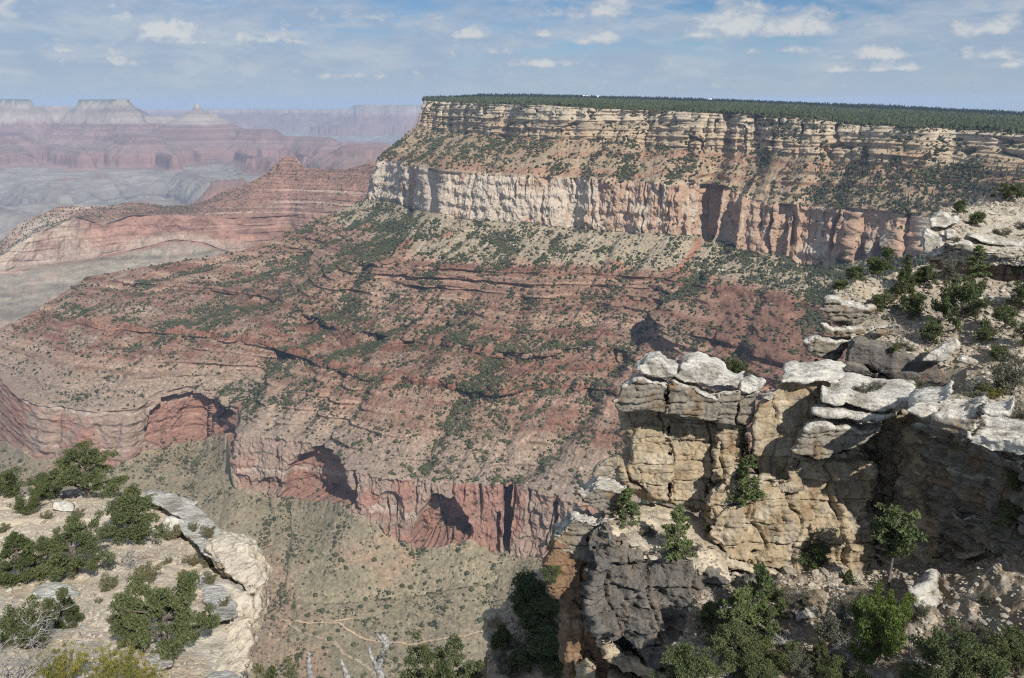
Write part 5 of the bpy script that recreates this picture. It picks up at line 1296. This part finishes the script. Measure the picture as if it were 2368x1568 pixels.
def template(kind, var, near):
    key = (kind, var, near)
    if key not in LIB:
        n, s = {'pinyon': (15000, .019), 'wide_pinyon': (20000, .02), 'cone': (13000, .019), 'fir': (7000, .018), 'tall_pine': (7000, .018), 'shrub': (8000, .028), 'decid': (9000, .03), 'sage': (2600, .05), 'grey': (7000, .026),
                'rabbit': (5000, .022), 'dead': (0, 0), 'dead_flat': (0, 0)}[kind]
        if not near: n, s = int(n * 0.45), s * 1.5
        tr, cr = grow(kind, 500 + var * 31 + len(kind), n, s)
        mt = make_mesh('trunk', *tr); mt.materials.append(M_dead if kind.startswith('dead') else M_bark)
        mc = None
        if cr is not None:
            mc = make_mesh('crown', *cr, smooth=False); mc.materials.append(MATS[kind])
        LIB[key] = (mt, mc)
    return LIB[key]

bpy.context.view_layer.update()
DG = bpy.context.evaluated_depsgraph_get()
def hit(X, Y):
    d = dirV(X, Y); ok, loc, nrm, fi, ob, mat = scene.ray_cast(DG, Vector((0, 0, 0)), d)
    return (loc, ob) if ok else (None, None)
NAME = dict(pinyon='pinyon_pine', wide_pinyon='pinyon_pine', cone='juniper_tree', fir='young_fir_tree', tall_pine='tall_pine_tree', shrub='juniper_shrub', decid='green_shrub', sage='sage_tuft', grey='grey_shrub', rabbit='rabbitbrush_shrub', dead='dead_brush', dead_flat='dead_brush')
CAT = dict(pinyon='tree', wide_pinyon='tree', cone='tree', fir='tree', tall_pine='tree', shrub='shrub', decid='shrub', sage='tuft', grey='shrub', rabbit='shrub', dead='dead shrub', dead_flat='dead shrub')
cnt = [0]
PLANTS = []
def plant(kind, X, Y, hpx, label, var=0, wide=1.0, y=None, group=None, near=None):
    loc, ob = hit(X, Y)
    if y is not None or loc is None or loc.y > 130: loc = Vector(P(X, Y, y if y is not None else 60))
    PLANTS.append((kind, loc, hpx, label, var, wide, group, near))
def plant_all():
    for kind, loc, hpx, label, var, wide, group, near in PLANTS:
        cs, sn = math.cos(R(PITCH)), math.sin(R(PITCH)); f_ = loc.y * cs - loc.z * sn; H = 0.94 * hpx * f_ / FPX / math.cos(math.atan(-loc.z / loc.y))
        near_ = (loc.y < 48) if near is None else near
        mt, mc = template(kind, var, near_)
        first = label.split()[:4]; nm, ct = NAME[kind], CAT[kind]
        if 'juniper' in first and (ct == 'tree' or kind == 'grey'): nm, ct = 'juniper_tree', 'tree'
        elif kind == 'cone': nm = 'young_fir_tree' if 'fir' in first else ('conifer_tree' if 'conifer' in first else nm)
        e = empty(nm, loc); cnt[0] += 1
        e.rotation_euler[2] = (cnt[0] * 2.399) % 6.283; e.scale = (H * wide, H * wide, H)
        add_obj('branches' if mc is None or (ct != 'tree') else 'trunk', mt, None, e)
        if mc is not None: add_obj('crown' if ct == 'tree' else 'foliage', mc, None, e)
        tag(e, label, ct, group)
# sandy ledge
plant('wide_pinyon', 205, 1152, 112, 'large spreading pinyon at the back edge of the sandy ledge', 0, 0.95)
plant('pinyon', 105, 1150, 78, 'smaller pinyon beside the large spreading one on the ledge edge', 1, 1.1)
plant('pinyon', 325, 1255, 140, 'gnarled juniper leaning before the white rock spine', 2, 0.95)
plant('shrub', 5, 1150, 75, 'olive bush cut off by the picture edge behind the sandy ledge', 0)
plant('shrub', 70, 1188, 48, 'low spreading bush beside the rounded white boulder', 1, 0.95)
plant('cone', 55, 1345, 118, 'dark conical juniper on the sand near the picture edge', 0, 1.1)
plant('wide_pinyon', 190, 1330, 128, 'broad olive pinyon in the middle of the sandy ledge', 2, 0.8)
plant('dead', 288, 1310, 72, 'leafless grey brush between the broad pinyon and gnarled juniper', 0, 1.0)
plant('cone', 160, 1445, 86, 'little dark fir standing alone on the sand', 1, 0.75)
plant('shrub', 70, 1485, 95, 'green bush behind the silvery dead branches', 2, 0.9)
plant('dead_flat', 20, 1490, 170, 'silvery dead branches sweeping over the green bush', 1, 0.9)
plant('dead_flat', 10, 1600, 120, 'dark tangled dead branches over the white corner slab', 2, 0.9)
plant('wide_pinyon', 405, 1520, 165, 'biggest pinyon in front of the bulging lip rocks', 1, 0.78)
plant('pinyon', 305, 1500, 90, 'thin pinyon sapling next to the biggest pinyon', 0, 0.8)
plant('rabbit', 270, 1590, 74, 'bright yellow rabbitbrush at the bottom edge', 0, 0.95, y=15.5)
plant('rabbit', 150, 1575, 62, 'dull yellow green brush beside the bright rabbitbrush', 1, 1.0)
plant('rabbit', 345, 1600, 50, 'small yellow brush trailing from the bright rabbitbrush', 2, 1.0, y=16.5)
for k, (X, Y, h, lab) in enumerate([(393, 1248, 34, 'rounded olive tuft below the shaded boulder'), (448, 1306, 26, 'grey green tuft above the tapering white slab'), (487, 1310, 32, 'dark tuft at the foot of the tilted slab'), (424, 1332, 15, 'tiny tuft in open sand above the tapering slab'),
        (388, 1304, 15, 'tiny tuft in open sand below the gnarled juniper'), (340, 1350, 44, 'ragged dark tuft in the middle of the open sand'), (256, 1362, 32, 'round grey tuft near the broad pinyon'), (488, 1350, 24, 'tuft beside the tapering white slab and lip boulder'),
        (228, 1395, 11, 'very small tuft in the open sand right of the little fir'), (360, 1372, 16, 'small tuft between ragged tuft and tapering slab'), (435, 1370, 18, 'small tuft touching the tapering white slab'), (262, 1440, 20, 'brownish tuft beside the tall yucca stalk'),
        (75, 1188, 20, 'small tuft below the low spreading bush'), (180, 1200, 22, 'tuft beside the rounded white boulder'), (450, 1226, 18, 'yellow tuft on the white rock spine'), (485, 1242, 26, 'olive tuft where white spine meets lip boulder'), (5, 1232, 22, 'tuft at the picture edge on bare sand'), (110, 1200, 20, 'low tuft on the sand under the pinyons'),
        (130, 1250, 14, 'scrap of brush on the upper bare sand'), (215, 1222, 16, 'small tuft between broad pinyon and upper pinyons'), (520, 1400, 18, 'orange tuft at the rim beside the lip rock')]):
    plant('sage', X, Y, h, lab, k % 4, 0.95, group='tufts on the sandy ledge')
# foot of the picture
plant('wide_pinyon', 1010, 1655, 160, 'bushy pinyon rising from the bottom edge beside the dead snag', 2, 0.62, y=26)
plant('shrub', 640, 1640, 95, 'bright green bush peeking over the bottom edge', 0, 0.7, y=22)
# spur
for k, (kd, X, Y, h, lab) in enumerate([('pinyon', 1240, 1392, 78, 'rounded pinyon at the top of the brushy spur'), ('pinyon', 1205, 1425, 62, 'pinyon above the pale crag on the spur'), ('grey', 1225, 1375, 38, 'grey green shrub near the top of the spur'),
        ('pinyon', 1265, 1432, 66, 'pinyon against the overhang on the spur'), ('pinyon', 1240, 1468, 60, 'pinyon in the centre of the brushy spur'), ('cone', 1160, 1492, 52, 'slim dark juniper beside the pale crag'), ('pinyon', 1250, 1530, 78, 'shaggy pinyon low on the brushy spur'),
        ('pinyon', 1285, 1500, 60, 'dark pinyon close to the bluff column'), ('pinyon', 1195, 1560, 50, 'small pinyon at the foot of the spur'), ('grey', 1170, 1555, 36, 'pale grey shrub below the slim juniper'), ('pinyon', 1290, 1560, 46, 'pinyon at the bottom against the bluff column'), ('grey', 1215, 1510, 34, 'grey shrub on the open sandy part of the spur'),
        ('pinyon', 1272, 1345, 40, 'bush at the very top corner of the spur'), ('pinyon', 1100, 1590, 70, 'shaded pinyon in the dark hollow below the pale crag')]):
    plant(kd, X, Y, h, lab, k % 3, 1.15, group='trees on the brushy spur')
# pinnacle and shelf
plant('fir', 1447, 1218, 98, 'slender young fir on the shelf below the pinnacle edge', 0, 1.2)
plant('fir', 1567, 1298, 128, 'slender young fir in the middle of the shelf above the grey bluff', 1, 1.15)
plant('fir', 1722, 1165, 122, 'slender fir growing in the cleft beside the pinnacle shaft', 2, 1.15)
plant('pinyon', 1873, 1312, 58, 'round pinyon at the foot of the honey coloured cliff', 0, 1.2)
plant('shrub', 1696, 868, 42, 'yellow green bush peeping from behind the pinnacle caps', 1, 0.9, y=63)
plant('shrub', 1732, 1060, 40, 'small green bush wedged in the cleft by the pinnacle', 2, 0.7, y=59.5)
# flat tops
plant('grey', 1998, 908, 24, 'low dark bush on the flat white slab', 0, 1.3); plant('grey', 2025, 902, 22, 'smaller dark bush at the back of the flat white slab', 1, 1.2)
plant('grey', 2120, 905, 32, 'dark bush behind the pale cap boulder', 2, 1.3, y=61); plant('grey', 2250, 915, 32, 'grey green brush filling the saddle behind the boulders', 0, 2.0); plant('rabbit', 2290, 922, 30, 'yellow brush on the saddle behind the boulders', 1, 1.2)
plant('grey', 1920, 938, 16, 'small green tuft in a layer of the white block', 1, 1.1)
plant('grey', 2345, 985, 60, 'dark bush overhanging the boulders at the picture edge', 2, 0.9, y=54)
# gully
plant('tall_pine', 2052, 1358, 178, 'tall pine with a bare trunk before the dark hollow', 0, 0.9)
plant('decid', 2030, 1500, 128, 'vivid green leafy shrub in the gully', 0, 0.62); plant('decid', 2070, 1442, 70, 'vivid green leafy shrub higher up behind the largest one', 1, 0.65); plant('decid', 1995, 1525, 44, 'low vivid green shrub at the foot of the largest one', 2, 0.9)
plant('fir', 1748, 1452, 150, 'tall thin fir leaning on the grey bluff edge', 0, 1.0); plant('fir', 1690, 1500, 150, 'pale green fir below the bluff corner', 1, 1.3); plant('pinyon', 1690, 1560, 110, 'dense green pinyon at the bluff foot', 0, 0.95)
plant('pinyon', 1580, 1585, 120, 'shaded pinyon at the bottom of the bluff', 1, 0.95); plant('pinyon', 1765, 1610, 80, 'pinyon on the bottom edge of the gully', 2, 1.1)
plant('grey', 1920, 1478, 95, 'grey green brush behind dead logs', 0, 0.62); plant('cone', 1892, 1545, 66, 'small juniper among fallen dead logs', 2, 0.9); plant('fir', 1800, 1430, 50, 'small young fir beside the rounded gully boulder', 2, 1.4)
plant('wide_pinyon', 2200, 1600, 120, 'bright juniper at the bottom before the corner slab', 0, 0.9); plant('pinyon', 2310, 1545, 90, 'thin olive tree on the dark corner slab', 1, 0.95)
plant('pinyon', 2335, 1235, 95, 'sprawling green juniper with bare limbs on the shaded cliff', 2, 1.0); plant('cone', 1960, 1352, 36, 'tiny juniper sprouting at the shaded cliff foot', 0, 0.9)
plant('dead_flat', 1830, 1500, 60, 'bleached dead branches lying in the gully', 0, 1.0); plant('dead', 1960, 1520, 70, 'upright bleached dead bush in the gully', 1, 0.8)
plant('grey', 1845, 1405, 40, 'dark brush above the rounded gully boulder', 2, 1.1); plant('grey', 2275, 1395, 30, 'yellowish tuft on the dark corner slab', 1, 1.0)
for k, (kd, X, Y, h, w, lab) in enumerate([('shrub', 1790, 1545, 60, 1.1, 'dark green bush low in the gully beside the thin fir'), ('grey', 1860, 1560, 44, 1.3, 'brownish brush at the bottom of the gully'), ('shrub', 1950, 1590, 60, 1.1, 'dark bush at the bottom edge under the vivid shrub'), ('pinyon', 2110, 1600, 80, 0.9, 'small pinyon at the bottom edge beside the low grey slab'),
        ('grey', 1720, 1400, 46, 1.1, 'grey brush between the two slender firs of the gully'), ('shrub', 1780, 1382, 36, 1.2, 'dark bush by the grey lump of rock'), ('grey', 1990, 1405, 34, 1.3, 'dry brush near the base of the tall bare trunked pine'), ('grey', 2120, 1420, 30, 1.2, 'dry tuft beside the split pale slab'),
        ('pinyon', 1640, 1470, 80, 0.9, 'pinyon pressed against the corner of the bluff'), ('shrub', 1720, 1535, 66, 1.0, 'bush between pale fir and dark green bush'), ('grey', 2250, 1480, 40, 1.2, 'dry brush on the lower part of the dark corner slab'), ('fir', 1775, 1480, 80, 1.2, 'short fir beside the tall thin fir'),
        ('shrub', 2345, 1130, 46, 1.0, 'green sprigs growing on the shaded cliff by the picture edge'), ('shrub', 1640, 1235, 20, 1.2, 'small tuft on the shelf near the honey cliff'), ('grey', 1500, 1240, 20, 1.4, 'dry tuft between the two firs on the shelf'), ('grey', 1600, 1275, 22, 1.3, 'dry tuft near the bulging rock on the shelf')]):
    plant(kd, X, Y, h, lab, k % 3, w, group='plants of the shaded gully')
# upper slope
for k, (kd, X, Y, h, w, lab) in enumerate([('pinyon', 2030, 642, 62, 1.1, 'round olive pinyon on the crest of the upper slope'), ('pinyon', 2052, 600, 36, 1.0, 'pinyon poking up behind the round crest pinyon'), ('pinyon', 1968, 655, 46, 1.2, 'pinyon beside the crest above the great rounded boulder'),
        ('pinyon', 1938, 672, 34, 1.2, 'small pinyon growing right behind the great rounded boulder'), ('cone', 2088, 680, 98, 0.6, 'darkest tallest conifer under the summit ledge'), ('pinyon', 2132, 668, 64, 0.95, 'pinyon just beside the darkest conifer'), ('grey', 2195, 648, 60, 0.8, 'grey green scrub oak under the summit ledge undercut'),
        ('fir', 2258, 645, 84, 1.4, 'slim pine in front of the summit undercut'), ('pinyon', 2040, 722, 50, 1.2, 'dense pinyon in the middle of the upper slope'), ('pinyon', 2100, 738, 76, 0.85, 'upright pinyon centre of the upper slope'), ('wide_pinyon', 2205, 770, 135, 0.58, 'largest bushy pinyon of the upper slope'),
        ('pinyon', 2158, 796, 64, 0.95, 'rounded green pinyon above the angular white boulder'), ('pinyon', 2322, 760, 64, 1.0, 'pinyon right of the largest bushy pinyon'), ('pinyon', 2268, 790, 46, 1.0, 'small pinyon at the foot of the largest bushy pinyon'), ('pinyon', 2362, 716, 70, 0.9, 'pinyon cut by the picture edge on the upper slope'),
        ('pinyon', 2315, 838, 44, 1.2, 'small dark pinyon above the saddle'), ('grey', 2330, 912, 92, 0.75, 'large grey green juniper on the saddle'), ('pinyon', 2365, 800, 60, 0.9, 'dark tree at the picture edge above the saddle'), ('pinyon', 2362, 640, 70, 0.8, 'tree at the picture edge under the summit ledge'),
        ('dead', 2075, 775, 46, 0.8, 'bare dead shrub on the slope left of the largest pinyon'), ('dead_flat', 2010, 735, 22, 1.4, 'grey fallen twigs on top of the great rounded boulder'), ('dead', 2340, 830, 50, 0.6, 'thin dead trunk among stones near the picture edge'), ('wide_pinyon', 2335, 466, 46, 1.05, 'broad green tree crowning the summit ledge'),
        ('pinyon', 2212, 498, 40, 0.95, 'dark pinyon on the summit ledge tip'), ('pinyon', 2252, 522, 42, 1.0, 'small pinyon in front of the dead brush on the summit ledge'), ('dead', 2255, 478, 46, 1.1, 'grey leafless brush on the summit ledge'), ('grey', 2075, 805, 22, 1.2, 'low brush above the rock beam'), ('grey', 2105, 815, 20, 1.2, 'low brush beside the angular white boulder'),
        ('shrub', 2062, 812, 18, 1.2, 'green tuft on the upper edge of the rock beam'), ('grey', 2245, 730, 30, 1.2, 'grey brush behind the largest bushy pinyon'), ('grey', 2320, 545, 20, 1.5, 'low grey brush on the stony top of the summit ledge'), ('grey', 2360, 530, 20, 1.5, 'second low brush on the summit ledge near the picture edge'), ('grey', 2210, 560, 14, 1.2, 'tuft between the stacked summit slabs')]):
    plant(kd, X, Y, h, lab, k % 3, w, group='plants of the upper slope')
plant_all()

# yucca stalk
def yucca():
    X, Y = 283, 1440; loc, _ = hit(X, Y); e = tag(empty('yucca_plant', loc), 'tall thin yucca flower stalk standing in the sand', 'plant'); h = 92 * loc.y / FPX
    r = np.random.default_rng(5)
    v, f = tubes([[((0, 0, 0), .025), ((-.02, 0, h * .5), .03), ((-.06, 0, h * .8), .04), ((-.13, 0, h), .012)]], 6); add_obj('stalk', make_mesh('stalk', v, f), M_rabbit, e)
    pa = []
    for k in range(26):
        a = r.random() * 6.28; L = .35 + .2 * r.random(); pa.append([((0, 0, 0), .012), ((math.cos(a) * L * .5, math.sin(a) * L * .5, L * .5), .010), ((math.cos(a) * L, math.sin(a) * L, L * .6), .002)])
    v, f = tubes(pa, 3); add_obj('leaves', make_mesh('leaves', v, f), M_sage, e)
yucca()
# weathered snags at the bottom edge and fallen logs
def snag(name, pts_list, label, cat, mat=M_dead, y=None):
    """paths of (X, Y, y, radius px)"""
    paths = []
    for pth in pts_list:
        q = [np.array(P(X, Y, yy)) for X, Y, yy, rp in pth]; t = np.linspace(0, 1, len(q)); tt = np.linspace(0, 1, 22)
        c = np.stack([pchip(tt, t, [k[i] for k in q]) for i in range(3)], -1); rr = np.interp(tt, t, [rp * yy / FPX for X, Y, yy, rp in pth])
        paths.append([(c[i] + 0.25 * rr[i] * np.array([math.sin(i * 1.7), math.cos(i * 2.3), 0]), rr[i] * (1 + 0.12 * math.sin(i * 2.9))) for i in range(22)])
    v, f = tubes(paths, 9); b = np.array(paths[0][0][0])
    o = add_obj(name, make_mesh(name, v - b, f), mat); o.location = b; tag(o, label, cat); return o
snag('dead_snag', [[(884, 1660, 18, 14), (880, 1568, 18, 12), (874, 1540, 18, 10), (882, 1515, 18, 9), (893, 1495, 18, 9), (892, 1480, 18, 9), (884, 1468, 18.1, 6)],
                   [(874, 1545, 18, 8), (862, 1525, 18, 6), (856, 1510, 18.1, 5), (853, 1492, 18.1, 4)], [(893, 1492, 18, 6), (880, 1476, 17.9, 5), (872, 1466, 17.8, 3)]], 'forked silvery dead snag rising from the bottom edge', 'dead tree')
snag('dead_stub', [[(724, 1660, 19, 9), (717, 1568, 19, 8), (713, 1530, 19, 7), (716, 1508, 19, 6)]], 'short silvery stub left of the forked snag', 'dead branch')
snag('dead_stub', [[(840, 1660, 18, 10), (806, 1575, 18, 9), (795, 1545, 18, 7), (788, 1524, 18.1, 3)]], 'leaning grey stub with a pointed tip beside the forked snag', 'dead branch')
def log(X0, Y0, X1, Y1, rp, label, lift=0.15):
    a, _ = hit(X0, Y0); b, _ = hit(X1, Y1)
    if a is None or b is None or abs(a.y - b.y) > 6: return
    r = np.random.default_rng(int(X0)); n = 8; pts = []
    for k in range(n):
        t = k / (n - 1); q = np.array(a) * (1 - t) + np.array(b) * t + r.normal(0, 0.06, 3); q[2] += lift; pts.append((q, rp * a.y / FPX * (1 - 0.6 * t)))
    side = [(pts[4][0], pts[4][1] * .6), (pts[4][0] + r.normal(0, .5, 3) + (0, 0, .3), pts[4][1] * .4), (pts[4][0] + r.normal(0, .8, 3) + (0, 0, .5), pts[4][1] * .1)]
    v, f = tubes([pts, side], 7); base = pts[0][0]; o = add_obj('fallen_log', make_mesh('fallen_log', v - base, f), M_dead); o.location = base; tag(o, label, 'log', 'bleached logs in the gully')
log(1960, 1372, 2000, 1388, 6, 'bleached log lying above the vivid green shrub'); log(1788, 1475, 1830, 1505, 6, 'bleached log left of the dead branches in the gully'); log(1905, 1525, 1955, 1475, 6, 'bleached log slanting up beside the grey green brush'); log(1985, 1440, 2012, 1432, 5, 'short bleached log by the vivid shrub')

# stones strewn over the near ground -----------------------------------------
def strew():
    r = np.random.default_rng(91); V_, F_, C_, off = [], [], [], 0
    tv, tf = ICO; k = len(tv)
    for nm, n, s0 in (('sandy_ledge_ground', 16000, 0.042), ('upper_slope_ground', 9000, 0.10), ('summit_ledge_ground', 3500, 0.13), ('gully_ground', 8000, 0.07), ('shelf_ground', 1200, 0.07), ('spur_ground', 2600, 0.11), ('saddle_ground', 1500, 0.08)):
        o = bpy.data.objects[nm]; me = o.data; co = np.empty(len(me.vertices) * 3, np.float32); me.vertices.foreach_get('co', co); co = co.reshape(-1, 3)
        X, Y = proj(co.astype(float)); ok = np.where((X > -20) & (X < 2390) & (Y < 1590) & (Y > 0))[0]
        w = co[ok, 1] ** 2 * (0.15 + sm(fbm(co[ok] / (s0 * 40), 3, 92), -0.1, 0.5)); i = r.choice(ok, n, p=w / w.sum())
        s = s0 * np.exp(r.normal(0, 0.6, n)); s = np.clip(s, s0 * 0.35, s0 * 5)
        q = tv[None] * (1 + 0.3 * (r.random((n, k, 1)) * 2 - 1)) * (0.55 + 0.9 * r.random((n, 1, 3))) * np.array([1, 1, .6]) * s[:, None, None]
        v = co[i][:, None] + r.normal(0, s0, (n, 1, 3)) * np.array([1, 1, 0]) + q
        V_.append(v.reshape(-1, 3)); F_.append((tf[None] + (np.arange(n) * k)[:, None, None]).reshape(-1, 3) + off); off += n * k
        c = np.array((0.38, 0.335, 0.27))[None] * (0.65 + 0.5 * r.random((n, 1))) * (1 + 0.02 * r.normal(0, 1, (n, 3))); C_.append(np.repeat(c, k, 0))
    o = add_obj('loose_gravel', make_mesh('gravel', np.concatenate(V_), np.concatenate(F_), np.concatenate(C_), smooth=False), M_block); tag(o, kind='stuff')
strew()
# ------------------------------------------------------------------ haze: one closed box of thin air
def build_haze():
    x0, x1, y0, y1, z0, z1 = -24000, 9000, -400, 31500, -1700, 75
    v = np.array([(x, y, z) for x in (x0, x1) for y in (y0, y1) for z in (z0, z1)], float)
    f = np.array([(0, 1, 3, 2), (4, 6, 7, 5), (0, 4, 5, 1), (2, 3, 7, 6), (0, 2, 6, 4), (1, 5, 7, 3)])
    m = bpy.data.materials.new('thin_air'); m.use_nodes = True; t = m.node_tree; t.nodes.clear()
    pv = N('ShaderNodeVolumePrincipled', t); pv.inputs['Density'].default_value = HAZE
    pv.inputs['Color'].default_value = (0.50, 0.665, 0.93, 1); pv.inputs['Anisotropy'].default_value = 0.0
    o_ = N('ShaderNodeOutputMaterial', t); t.links.new(pv.outputs[0], o_.inputs['Volume'])
    o = add_obj('haze', make_mesh('haze', v, f, smooth=False), m); tag(o, kind='stuff')
HAZE = 3.7e-5
build_haze()
